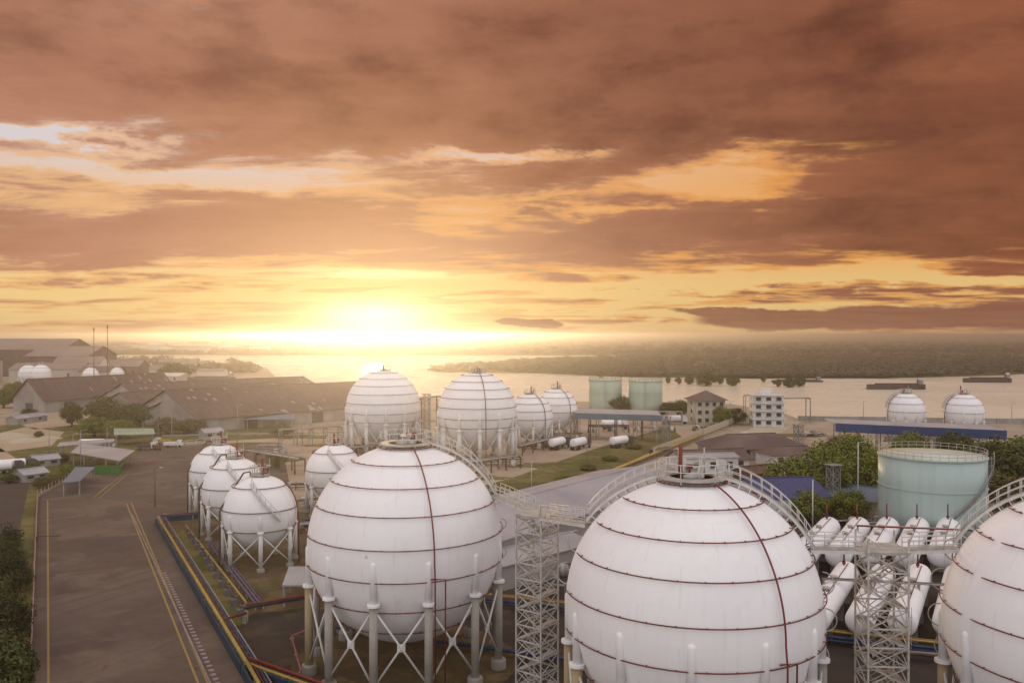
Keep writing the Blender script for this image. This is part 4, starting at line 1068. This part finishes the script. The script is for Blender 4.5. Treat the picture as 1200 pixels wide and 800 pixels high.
# ------------------------------------------------------------------ poles
def pole(label, px, py0, py1, arm=1.2, m='grey_steel', z=None, r=.09, lamp=True, group='lamp posts and poles'):
    p_ = G(px, py0) if z is None else Vector(((px - 600) / F * z, z, 0)); h_ = H(py1, p_.y)
    t = thing('lamp_post', label, 'lamp post', tuple(p_), 0, group)
    MB().tube([(0, 0, 0), (0, 0, h_)], [r * 1.4, r], 8).build('pole', m, t)
    if arm:
        MB().tube([(0, 0, h_ - .1), (arm, 0, h_ + .1)], r * .6, 6).build('arm', m, t)
        if lamp: MB().box((arm, 0, h_ + .06), (.7, .3, .14)).build('lamp_head', 'old_white_steel', t)
    return t
for (lb, px, a, b, kw) in (
        ('tall lamp post in front of the thin grey canopy at left', 94, 552, 504, {}), ('thin lamp post in the grass field at far left', 57, 538, 502, {}),
        ('short lamp post left of the green board', 85, 530, 508, {}), ('lamp post just left of the green roofed shed', 125, 530, 500, {}),
        ('lamp post behind the green roofed shed', 167, 520, 494, {}), ('first lamp post right of the green roofed shed', 185, 520, 496, {}),
        ('tall lamp post before the sunlit warehouse gable', 201, 520, 488, {}), ('lone brown lamp post standing on the asphalt yard', 181, 594, 548, {'m': 'brown_rust'}),
        ('lamp post before the long brown warehouse, left one', 278, 520, 474, {}), ('lamp post before the long brown warehouse, middle one', 354, 520, 486, {}),
        ('lamp post before the long brown warehouse, right one', 363, 515, 478, {}), ('pale flood light pole left of the turquoise tank', 1006, 600, 518, {'m': 'white_steel'}),
        ('short white pole behind the right walkway', 953, 622, 562, {'m': 'white_steel', 'arm': 0}), ('lamp post on the grass verge behind the left walkway', 623, 584, 540, {'m': 'old_white_steel'}),
        ('thin lamp post beside the parked tanker trucks', 738, 522, 500, {}), ('thin pole on the grass verge near the yellow wall', 688, 545, 508, {}),
        ('lamp post beside the yellow wall near the cream house', 824, 516, 486, {}), ('thin lamp post at the cream house corner', 856, 500, 470, {}), ('small lamp post on the pale yard right of the houses', 907, 528, 508, {}),
        ('mast standing on the river quay at right', 1186, 496, 472, {}), ('lamp mast on the quay left of the two small spheres', 1012, 493, 470, {})):
    pole(lb, px, a, b, **kw)
for (lb, px, a, b) in (('brown lattice pylon left of the trees at right', 936, 532, 498), ('pale lattice mast left of the turquoise tank', 977, 600, 545), ('lattice pylon behind the red vent stack', 781, 525, 488),
                       ('brown lattice flare mast between far tall spheres', 500, 516, 462)):
    p_ = G(px, a); h_ = H(b, p_.y); t = thing('lattice_mast', lb, 'mast', tuple(p_), .4, 'lattice masts')
    lm = MB().beam((0, 0, 0), (0, 0, h_), .14, .14).mesh('leg', 'grey_steel'); w_ = .9; nn = max(4, int(h_ / 1.6))
    for (i, j) in ((-1, -1), (1, -1), (1, 1), (-1, 1)): link('leg', lm, t, (i * w_, j * w_, 0))
    fm = MB().beam((-w_, -w_, 0), (w_, -w_, h_ / nn), .09, .09).beam((w_, -w_ - .1, 0), (-w_, -w_ - .1, h_ / nn), .09, .09).beam((-w_, -w_, 0), (w_, -w_, 0), .09, .09).mesh('cross_brace', 'grey_steel')
    for k in range(nn):
        for f_ in range(4): link('cross_brace', fm, t, (0, 0, k * h_ / nn), f_ * pi / 2)
    MB().box((0, 0, h_ + .1), (2.6, 2.6, .15)).build('platform', 'grey_steel', t)

# ------------------------------------------------------------------ vehicles
def tanker(label, loc, rz, cab='blue_paint', tank='tank_white'):
    t = thing('tanker_truck', label, 'truck', loc, rz, 'tanker trucks')
    MB().box((0, 0, .95), (9.5, 1.0, .25)).build('chassis', 'dark_steel', t)
    prof = [(1.2 * sin(pi / 2 * k / 5) + .001, -3.9 - .35 * cos(pi / 2 * k / 5)) for k in range(6)] + [(1.2 * cos(pi / 2 * k / 5) + .001, 2.6 + .35 * sin(pi / 2 * k / 5)) for k in range(6)]
    b = MB().lathe(prof, 20, axis='Y'); b.v = [(p_[1] - .4, p_[0], p_[2] + 2.25) for p_ in b.v]; b.build('tank', tank, t)
    c = MB()
    pf = [(2.9, 1.0), (5.0, 1.0), (5.0, 2.0), (4.75, 2.9), (4.4, 3.15), (2.9, 3.2)]
    vs = [(x, y, z) for y in (-1.15, 1.15) for x, z in pf]; n = 6
    c.add(vs, [tuple(range(n)), tuple(range(2 * n - 1, n - 1, -1))] + [(i, i + n, (i + 1) % n + n, (i + 1) % n) for i in range(n)])
    c = c.build('cab', cab, t); MB().box((4.92, 0, 2.45), (.06, 1.9, .75)).build('windscreen', 'glass_dark', c)
    wm_ = MB().lathe([(.3, -.16), (.52, -.16), (.52, .16), (.3, .16)], 16, axis='Y').mesh('wheel', 'black_rubber')
    for x in (4.0, -2.2, -3.5):
        for y in (-1.0, 1.0): link('wheel', wm_, t, (x, y, .52))
    return t
for (lb, a, rz, cb) in (('left one of two white tanker trucks parked side by side', (655, 526), 1.0, 'dark_steel'), ('right one of two white tanker trucks parked side by side', (680, 526), 1.0, 'brown_rust'),
                        ('white tanker truck parked alone left of the red vent stack', (728, 524), .8, 'dark_steel'), ('white tanker truck half cut by the left picture edge', (0, 556), .6, 'dark_steel'),
                        ('white tanker truck beside the scrub at left', (16, 554), .6, 'dark_steel'), ('white tanker truck behind the thin grey canopy', (112, 528), .1, 'white_wall'),
                        ('white tanker truck parked behind the far pipe gantry', (790, 497), .2, 'white_wall'), ('white tanker under the blue-grey canopy', (720, 503), 0, 'white_wall')):
    p_ = G(*a); tanker(lb, (p_.x, p_.y, .03), rz, cb)
def car(label, loc, rz, m):
    t = thing('parked_truck', label, 'truck', loc, rz, 'small trucks by the yard')
    MB().box((-.9, 0, 1.15), (3.8, 1.9, .9)).build('cargo_bed', m, t)
    pf = [(1.1, .5), (2.7, .5), (2.7, 1.3), (2.3, 2.1), (1.1, 2.15)]; n = 5
    vs = [(x, y, z) for y in (-.9, .9) for x, z in pf]
    c = MB().add(vs, [tuple(range(n)), tuple(range(2 * n - 1, n - 1, -1))] + [(i, i + n, (i + 1) % n + n, (i + 1) % n) for i in range(n)]).build('cab', 'white_wall', t)
    MB().box((2.55, 0, 1.7), (.1, 1.5, .55)).build('windscreen', 'glass_dark', c)
    wm_ = MB().lathe([(.15, -.12), (.38, -.12), (.38, .12), (.15, .12)], 14, axis='Y').mesh('wheel', 'black_rubber')
    for x in (1.9, -1.8):
        for y in (-.85, .85): link('wheel', wm_, t, (x, y, .38))
for (lb, a, rz, m) in (('small dark truck at the far end of the asphalt yard', (172, 527), .3, 'dark_steel'), ('small yellow truck right of the green roofed shed', (190, 521), 2.9, 'yellow_pipe'),
                       ('small white truck near the far yard fence', (203, 524), .2, 'white_wall'), ('small brown truck right of the green roofed shed', (182, 527), 2.2, 'brown_rust'),
                       ('small white truck on the pale yard by the white block', (868, 514), .5, 'white_wall'), ('small red truck between the houses and trees', (880, 582), .5, 'red_pipe')):
    p_ = G(*a); car(lb, (p_.x, p_.y, .03), rz, m)

# ------------------------------------------------------------------ boats
def barge(label, px0, px1, py, tug=True, hgt=3.2):
    a, b = G(px0, py, -1.2), G(px1, py, -1.2); L = (b - a).length; w = L * .16
    t = thing('barge', label, 'barge', ((a.x + b.x) / 2, (a.y + b.y) / 2, -1.2), atan2(b.y - a.y, b.x - a.x), 'barges on the river')
    hull = [(-L / 2, -w / 2 * .7), (-L / 2 + L * .04, -w / 2), (L / 2 - L * .07, -w / 2), (L / 2, 0), (L / 2 - L * .07, w / 2), (-L / 2 + L * .04, w / 2), (-L / 2, w / 2 * .7)]
    MB().prism(hull, -.6, hgt).build('hull', 'hull_dark', t)
    MB().box((0, 0, hgt + .35), (L * .72, w * .7, .7)).build('hatch_cover', 'brown_rust', t)
    MB().box((L * (.40), 0, hgt + 1.4), (L * .07, w * .6, 2.8)).build('wheelhouse', 'grey_wall', t)
    MB().tube([(L * .36, 0, hgt), (L * .36, 0, hgt + 5)], .2, 6).build('mast', 'dark_steel', t)
    if tug:
        MB().box((L * .40, 0, hgt + 3.2), (L * .05, w * .45, 1.4)).build('bridge', 'white_wall', t)
barge('long dark barge on the river behind left small sphere at right', 1017, 1085, 456, False)
barge('dark barge with wheelhouse at far right of the river', 1130, 1186, 448, True)
barge('thin distant dark barge in mid river above the white block', 905, 965, 447.5, False, 1.2)
t = barge('dark ship moored behind the brown warehouses at left', 221, 276, 452, True, 6.0)

# ------------------------------------------------------------------ trees
def crown_mesh(name, m, nclump, nleaf, leaf, seed, flat=.8, squash=1.0):
    """unit crown: leaf quads gathered in clumps through an uneven volume"""
    rr_ = random.Random(seed); b = MB()
    cl = []
    for k in range(nclump):
        while True:
            p_ = Vector((rr_.uniform(-1, 1), rr_.uniform(-1, 1), rr_.uniform(-1, 1)))
            if .12 < p_.length < 1: break
        p_ *= .86 * (0.75 + .25 * rr_.random()) / max(p_.length, .55)
        p_.z *= flat; cl.append((p_, rr_.uniform(.20, .40)))
    for (c, cr_) in cl:
        for j in range(nleaf):
            d_ = Vector((rr_.gauss(0, 1), rr_.gauss(0, 1), rr_.gauss(0, 1) + .25)).normalized()
            q = c + d_ * cr_ * (rr_.random() ** .4) * Vector((1, 1, .8)).length / 1.6
            nrm = (d_ + Vector((rr_.uniform(-.6, .6), rr_.uniform(-.6, .6), rr_.uniform(-.2, .8)))).normalized()
            a = nrm.orthogonal().normalized(); a.rotate(Matrix.Rotation(rr_.uniform(0, 6.28), 3, nrm)); e = nrm.cross(a)
            s_ = leaf * rr_.uniform(.6, 1.3)
            b.add([q - a * s_, q - e * s_ * .5, q + a * s_, q + e * s_ * .5], [(0, 1, 2, 3)])
    return b.mesh(name, m)
CR = {}
for nm, m in (('mid', 'leaf_mid'), ('dark', 'leaf_dark'), ('dry', 'leaf_dry'), ('far', 'leaf_far')):
    CR[nm] = [crown_mesh('crown', m, 64, 90, .058, s, .85) for s in (1, 2, 3)]
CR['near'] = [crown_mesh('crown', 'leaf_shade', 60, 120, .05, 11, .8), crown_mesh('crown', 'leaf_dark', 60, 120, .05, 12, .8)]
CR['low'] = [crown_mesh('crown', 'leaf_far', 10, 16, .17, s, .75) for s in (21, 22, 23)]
def trunk_mesh(seed):
    rr_ = random.Random(seed); b = MB()
    b.tube([(0, 0, 0), (.02, .01, .35), (-.01, .02, .75)], [.045, .036, .02], 7)
    for k in range(6):
        a = k * 1.05 + rr_.random(); z = .25 + .08 * k
        b.tube([(0, 0, z), (.22 * cos(a), .22 * sin(a), z + .2), (.36 * cos(a), .36 * sin(a), z + .34)], [.022, .013, .006], 5)
    return b.mesh('trunk', 'bark')
TR = [trunk_mesh(s) for s in (1, 2)]
def tree(label, loc, h_, w_, kind, k=0, group=None, low=.16, cat='tree'):
    t = thing('tree' if cat == 'tree' else 'shrub', label, cat, loc, R.uniform(0, 6), group)
    o = link('trunk', TR[k % 2], t, (0, 0, 0), 0, (w_ * .9, w_ * .9, h_))
    ch = h_ * (1 - low) / 2
    link('crown', CR[kind][k % len(CR[kind])], t, (0, 0, h_ * low + ch), R.uniform(0, 6), (w_ / 2, w_ / 2, ch * 1.25))
    return t
TREES = [  # label, px, base row, height, width, kind
    ('big bushy green tree right of the houses, tallest of its clump', 965, 592, 12.0, 12, 'mid'), ('dark green tree behind the tallest tree of the clump', 1000, 570, 11.5, 11, 'mid'),
    ('rounded green tree at left side of the clump by the houses', 925, 590, 9.0, 11, 'mid'), ('bright green low tree in front of the clump', 948, 612, 5.5, 8, 'mid'),
    ('dark tree touching the left side of the turquoise tank', 1020, 590, 10.5, 11, 'mid'), ('low green tree below the flood light pole', 995, 612, 5.5, 8, 'mid'),
    ('dark bushy tree right of the turquoise tank, nearest', 1168, 585, 12.0, 15, 'dark'), ('green tree right of the turquoise tank at picture edge', 1200, 570, 11.0, 15, 'mid'),
    ('dry brownish tree between turquoise tank and right sphere', 1180, 600, 7.0, 12, 'dry'), ('green tree behind turquoise tank below the blue canopy', 1068, 548, 9.0, 11, 'mid'),
    ('small dark tree right above the turquoise tank roof', 1120, 545, 8.5, 10, 'dark'), ('tree behind the pale lattice mast by the turquoise tank', 985, 556, 9.0, 10, 'dry'), ('large dark tree at far right behind the sphere', 1230, 585, 12.0, 16, 'dark'),
    ('small green tree beside the cream house', 846, 500, 7.5, 7, 'mid'), ('dark shrubby tree right of the cream house', 862, 497, 6.0, 9, 'dark'), ('dark tree between the two pale green tanks', 727, 486, 8.0, 12, 'dark'),
    ('dark shrubby trees left of the cream house', 795, 488, 6.5, 14, 'dark'), ('small tree near the right end of green tanks', 778, 486, 5.0, 10, 'dark'),
    ('dark green tree in front of the leftmost warehouse', 84, 500, 8.5, 9, 'dark'), ('large dark tree in front of the middle warehouse gable', 122, 502, 11, 15, 'dark'), ('dark tree right of the middle warehouse gable', 152, 505, 9.5, 14, 'dark'),
    ('broad green tree before the middle warehouse', 110, 512, 6.5, 12, 'mid'), ('broad low green tree behind the green roofed shed', 140, 514, 6.0, 11, 'mid'), ('dry brown tree at the foot of the sunlit gable', 195, 509, 5.5, 11, 'dry'),
    ('dry brown tree right of the sunlit gable', 222, 508, 5.0, 12, 'dry'), ('bush at the left corner of the leftmost warehouse', 34, 490, 4.0, 7, 'dark'), ('green tree at far left behind the grass field', 4, 478, 9.0, 12, 'mid'),
    ('round dark tree behind the warehouse by the river at left', 203, 447, 13, 26, 'dark'), ('dark green tree below the far white spheres at left edge', 18, 462, 7, 12, 'mid'), ('dark tree before the far halls', 95, 440, 9, 18, 'dark'),
    ('dry shrub in front of the long brown warehouse', 330, 512, 4.0, 9, 'dry'), ('dry shrub beside the lone small sphere', 326, 548, 3.5, 6, 'dry'),
]
for i, (lb, px, py, h_, w_, kd) in enumerate(TREES):
    p_ = G(px, py); tree(lb, (p_.x, p_.y, 0), h_, w_, kd, i, 'trees round the plant')
NEAR = [('dark leafy tree at the left edge below the road fence', -36, 790, 8.5, 9, 0), ('green leafy tree at the bottom left corner', -20, 850, 8.0, 8, 1), ('dark leafy tree left of the road beside the ditch', -34, 700, 7.5, 10, 0),
        ('low green bush beside the road fence at left', 6, 745, 4.0, 4.5, 1), ('dark bush at the ditch end left of the fence', -4, 668, 4.5, 7, 0), ('lowest dark bush in the bottom left corner', 8, 830, 4.0, 4, 0), ('green bush half under the near left tree', -24, 730, 6, 7, 1)]
for i, (lb, px, py, h_, w_, k) in enumerate(NEAR):
    p_ = G(px, py); tree(lb, (p_.x, p_.y, 0), h_, w_, 'near', k, 'leafy trees at the left edge', .15)
MORE = [('dark leafy tree filling the left edge beside the upper fence', 2, 700, 6.0, 6.5, 0), ('dark leafy tree filling the left edge beside the middle fence', 4, 760, 6.5, 5.5, 0), ('dark leafy tree filling the left edge beside the lower fence', 2, 835, 6.5, 5.5, 0),
        ('green leafy bush right at the fence, upper one', 22, 690, 3.0, 3.6, 1), ('green leafy bush right at the fence, lower one', 16, 790, 2.8, 3.2, 1), ('dark bush touching the fence in the middle', 20, 740, 2.6, 3.0, 0), ('dark tree above the ditch at left edge', -8, 655, 5.5, 8, 0)]
for i, (lb, px, py, h_, w_, k) in enumerate(MORE):
    p_ = G(px, py); tree(lb, (p_.x, p_.y, 0), h_, w_, 'near', k, 'leafy trees at the left edge', .05)
# scrub: low shrubs one can pick out round the yard
SHR = [('left of the mossy roofed hut', 34, 552), ('behind the mossy roofed hut', 62, 540), ('right of the mossy roofed hut', 76, 552), ('beside the low grey hut', 60, 568), ('at the top of the black ditch', 20, 560),
       ('at the fence corner by the shelter', 50, 572), ('behind the blue roofed shelter', 78, 560), ('at the foot of the thin grey canopy', 72, 543), ('in the grass field centre', 45, 512), ('at the right end of the grass field', 100, 517),
       ('in front of the tanker truck at left', 10, 566), ('beside the green board', 106, 552)]
for i, (lb, px, py) in enumerate(SHR):
    p_ = G(px, py); tree('low green shrub ' + lb, (p_.x, p_.y, 0), R.uniform(1.8, 3.2), R.uniform(3, 6), ('mid', 'dark', 'dry')[i % 3], i, 'scrub at the left of the yard', .08, 'shrub')
for i, px in enumerate((640, 662, 690, 716, 745, 600, 575)):
    p_ = G(px, (575, 566, 552, 541, 527, 580, 583)[i]); tree('%s low shrub on the grass verge counted from the right' % nums[(4, 3, 2, 1, 0, 5, 6)[i]], (p_.x, p_.y + 2, 0), 1.4, 5.0, 'mid' if i % 2 else 'dry', i, 'shrubs on the grass verge', .05, 'shrub')
# mangrove clumps standing in the river
MG = [('tiny tree standing in the river, leftmost', 783, 449, 5, 4), ('low tree in the river left of the big clump', 795, 450, 5, 5), ('tree in the river touching the big clump', 808, 450, 6, 8), ('largest round tree clump standing in the river', 827, 452, 9.5, 17),
      ('small pair of trees right of the largest river clump', 843, 450, 6, 7), ('rounded tree clump in the river above the white block', 859, 452, 7.5, 11), ('single slim tree standing alone in the river', 895, 448, 8, 4),
      ('left low bush of the right hand river clump', 911, 453, 5, 6), ('middle tree of the right hand river clump', 925, 454, 6.5, 9), ('right tree of the right hand river clump', 937, 453, 7.5, 9),
      ('small far bush at the river left of the big clump', 703, 442, 5, 9), ('small bush in the river above right green tank', 752, 442, 4, 6), ('far bush in the river above left green tank', 726, 441, 4, 5)]
for i, (lb, px, py, h_, w_) in enumerate(MG):
    p_ = G(px, py, -1.2); tree(lb, (p_.x, p_.y, -1.3), h_, w_, 'dark', i, 'trees standing in the river', .04)

# far woods: one mass on the far shore, nobody could count them
def scatter(name, label, area, n, hs, ws, seed, kinds='low', cat='woodland'):
    rr_ = random.Random(seed); b = MB(); src = CR[kinds]
    tmpl = []
    for me in src:
        vs = [tuple(v.co) for v in me.vertices]; fs = [tuple(p_.vertices) for p_ in me.polygons]; tmpl.append((vs, fs))
    k = 0
    def inside(x, y):
        c = False; m = len(area)
        for i in range(m):
            (x0, y0), (x1, y1) = area[i], area[i - 1]
            if (y0 > y) != (y1 > y) and x < (x1 - x0) * (y - y0) / (y1 - y0) + x0: c = not c
        return c
    xs = [p_[0] for p_ in area]; ys = [p_[1] for p_ in area]
    while k < n:
        q = rr_.random() ** 2.6; y = min(ys) + (max(ys) - min(ys)) * q; x = rr_.uniform(max(min(xs), -y * .66), min(max(xs), y * .66))
        if not inside(x, y): continue
        k += 1
        h_ = rr_.uniform(*hs); w_ = rr_.uniform(*ws); vs, fs = tmpl[k % 3]; c_, s_ = cos(k), sin(k)
        b.add([((p_[0] * c_ - p_[1] * s_) * w_ / 2 + x, (p_[0] * s_ + p_[1] * c_) * w_ / 2 + y, p_[2] * h_ * .55 + h_ * .5) for p_ in vs], fs)
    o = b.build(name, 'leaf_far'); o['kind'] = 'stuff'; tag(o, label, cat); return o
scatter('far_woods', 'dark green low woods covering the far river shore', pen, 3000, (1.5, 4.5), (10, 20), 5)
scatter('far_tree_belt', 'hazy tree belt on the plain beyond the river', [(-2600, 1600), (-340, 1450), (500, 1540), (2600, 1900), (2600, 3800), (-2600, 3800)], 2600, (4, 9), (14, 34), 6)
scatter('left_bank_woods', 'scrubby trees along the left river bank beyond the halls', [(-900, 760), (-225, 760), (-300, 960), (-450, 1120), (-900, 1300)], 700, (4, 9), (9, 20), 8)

# far town beyond the river
TB = []
rr_ = random.Random(4)
for i in range(36):
    px = rr_.uniform(120, 485) if i < 36 else rr_.uniform(520, 1190); z_ = rr_.uniform(1500, 2500)
    w_ = rr_.uniform(18, 60); h_ = rr_.uniform(6, 15); TB.append(((px - 600) / F * z_, z_, w_, h_))
for i, (x_, z_, w_, h_) in enumerate(TB):
    t = thing('far_building', 'small pale building in the far hazy town beyond the river', 'building', (x_, z_, .3), rr_.uniform(-.3, .3), 'buildings of the far town')
    d_ = w_ * .5
    MB().box((0, 0, h_ / 2), (w_, d_, h_)).build('wall', ('far_wall', 'far_pale')[i % 2], t)
    MB().add([(-w_ / 2 - 1, -d_ / 2 - 1, h_), (w_ / 2 + 1, -d_ / 2 - 1, h_), (w_ / 2 + 1, d_ / 2 + 1, h_), (-w_ / 2 - 1, d_ / 2 + 1, h_), (-w_ / 2, 0, h_ + 3), (w_ / 2, 0, h_ + 3)], [(0, 1, 5, 4), (2, 3, 4, 5), (0, 4, 3), (1, 2, 5)]).build('roof', ('far_roof', 'far_pale')[(i // 2) % 2], t)
LB = [('pale shed on the left bank just right of the chimneys', 140, 740, 26, 9), ('long pale shed on the left bank behind the round tree', 165, 720, 34, 8), ('white shed at the water edge on the left bank', 230, 700, 22, 6), ('grey shed in the trees of the left bank', 185, 860, 36, 9), ('brown shed beyond the round tree on the left bank', 212, 820, 24, 8)]
for i, (lb, px, z_, w_, h_) in enumerate(LB):
    gable(lb, 'shed', ((px - 600) / F * z_, z_), (1, .1 * (i - 2)), w_, w_ * .5, h_ * .7, h_, ('far_pale', 'far_wall')[i % 2], 'far_roof', 'shed', .6, group='sheds on the left bank')

# pipe manifolds, drums and valve skids cluttering the yards
def manifold(label, px, py, L, rz, seed, big=False):
    rr3 = random.Random(seed); p_ = G(px, py)
    t = thing('pipe_manifold', label, 'pipe manifold', (p_.x, p_.y, .03), rz, 'pipe manifolds in the yards')
    mm = ('brown_rust', 'grey_steel', 'old_white_steel', 'red_pipe', 'yellow_pipe', 'purple_pipe')
    n = rr3.randint(3, 5); h_ = rr3.uniform(1.0, 2.2) * (1.5 if big else 1)
    for k in range(n):
        y = k * .7; z_ = h_ * rr3.choice((.5, .75, 1.0))
        MB().tube([(0, y, .0), (0, y, z_), (L, y, z_), (L, y, 0)], rr3.uniform(.09, .2), 7).build('pipe', rr3.choice(mm), t)
    for k in range(max(2, int(L / 3))):
        x = L * (k + .5) / max(2, int(L / 3)); f_ = MB()
        for y in (-.3, n * .7): f_.beam((x, y, 0), (x, y, h_ + .25), .14, .14)
        f_.beam((x, -.3, h_ + .2), (x, n * .7, h_ + .2), .14, .14); f_.build('frame', rr3.choice(('brown_rust', 'grey_steel')), t)
    for k in range(rr3.randint(1, 3)):
        x = rr3.uniform(.5, L - .5); r_ = rr3.uniform(.35, .7)
        MB().lathe([(.001, .2), (r_, .45), (r_, 1.8), (.001, 2.1)], 14, (x, -1.2, 0)).build('vessel', rr3.choice(('old_white_steel', 'grey_steel', 'white_steel')), t)
    MB().box((rr3.uniform(1, L - 1), n * .7 + 1.0, .8), (1.4, .9, 1.6)).build('cabinet', rr3.choice(('white_wall', 'grey_steel', 'blue_paint')), t)
for i, (lb, px, py, L_, rz_) in enumerate((
        ('under the washed out tall sphere', 432, 535, 12, .1), ('between the two tall distant spheres', 492, 532, 11, .4), ('left under the tall sphere with red riser', 520, 548, 9, .2), ('right under the tall sphere with red riser', 572, 547, 9, 0),
        ('beneath the half hidden medium sphere', 616, 527, 10, .3), ('beneath the medium sphere by the canopy', 650, 517, 10, .2), ('left of the two parked tanker trucks', 628, 520, 9, .5), ('under the blue-grey canopy, left end', 690, 507, 14, 0),
        ('under the blue-grey canopy, right end', 745, 506, 14, 0), ('left of the lone small sphere', 335, 575, 8, .2), ('behind the nearest small sphere', 330, 600, 8, .6), ('between small sphere and centre left sphere', 352, 625, 8, .4),
        ('right behind the left stair tower', 668, 660, 9, .9), ('behind the left stair tower near the grey lean-to', 600, 680, 9, .3), ('in the gap left of the largest sphere', 645, 700, 8, -.3), ('under the long blue edged canopy', 1040, 518, 16, 0),
        ('right of the long blue edged canopy', 1150, 520, 14, 0), ('in front of the grey-blue block hut', 965, 618, 9, .1), ('behind the back row of horizontal tanks', 1000, 622, 10, 0), ('in front of the long brown warehouse', 395, 530, 12, 0),
        ('right of the farthest small sphere', 300, 535, 8, .1), ('near the foot of the yellow wall', 770, 535, 7, .6), ('beside the white four storey block', 940, 512, 9, .2), ('before the cream house', 815, 505, 9, .2), ('on the quay before the two small spheres', 1090, 508, 14, 0))):
    manifold('cluster of low pipes and vessels ' + lb, px, py, L_, rz_, i + 30, px < 700 and py < 560)

# small heaps of pale sand at far left
for i, (px, py, w_, lb) in enumerate(((8, 512, 14, 'largest pale sand heap at far left'), (30, 517, 10, 'pale sand heap right of the largest heap'), (55, 514, 8, 'small pale sand heap near the thin lamp post'))):
    p_ = G(px, py); b = MB(); rr2 = random.Random(i); vs = []
    prof = [(1, 0), (.8, .12), (.5, .22), (.2, .3), (.001, .32)]; n = 14
    jit = [rr2.uniform(.8, 1.2) for _ in range(n)]
    for (q, z_) in prof:
        for k in range(n): vs.append((q * w_ / 2 * jit[k] * cos(6.283 * k / n), q * w_ / 2 * jit[(k + 3) % n] * sin(6.283 * k / n), z_ * w_ * .35))
    b.add(vs, [(a * n + k, a * n + (k + 1) % n, (a + 1) * n + (k + 1) % n, (a + 1) * n + k) for a in range(4) for k in range(n)], True)
    tag(b.build('sand_heap', 'pale_concrete', None, (p_.x, p_.y, .03)), lb, 'sand heap', 'sand heaps at far left')

# ------------------------------------------------------------------ haze
hm = bpy.data.materials.new('haze_air'); hm.use_nodes = True; MATS['haze_air'] = hm
t = hm.node_tree; t.nodes.clear()
pv = t.nodes.new('ShaderNodeVolumePrincipled'); pv.inputs['Color'].default_value = (0.92, 0.90, 0.88, 1); pv.inputs['Density'].default_value = HAZE; pv.inputs['Anisotropy'].default_value = 0.82
out = t.nodes.new('ShaderNodeOutputMaterial'); t.links.new(pv.outputs[0], out.inputs['Volume'])
hz = MB().box((0, 12000, 16.7), (28600, 28600, 48)).build('haze', 'haze_air')
hz['kind'] = 'stuff'; hz['label'] = 'warm hazy air over the plant and river'; hz['category'] = 'haze'
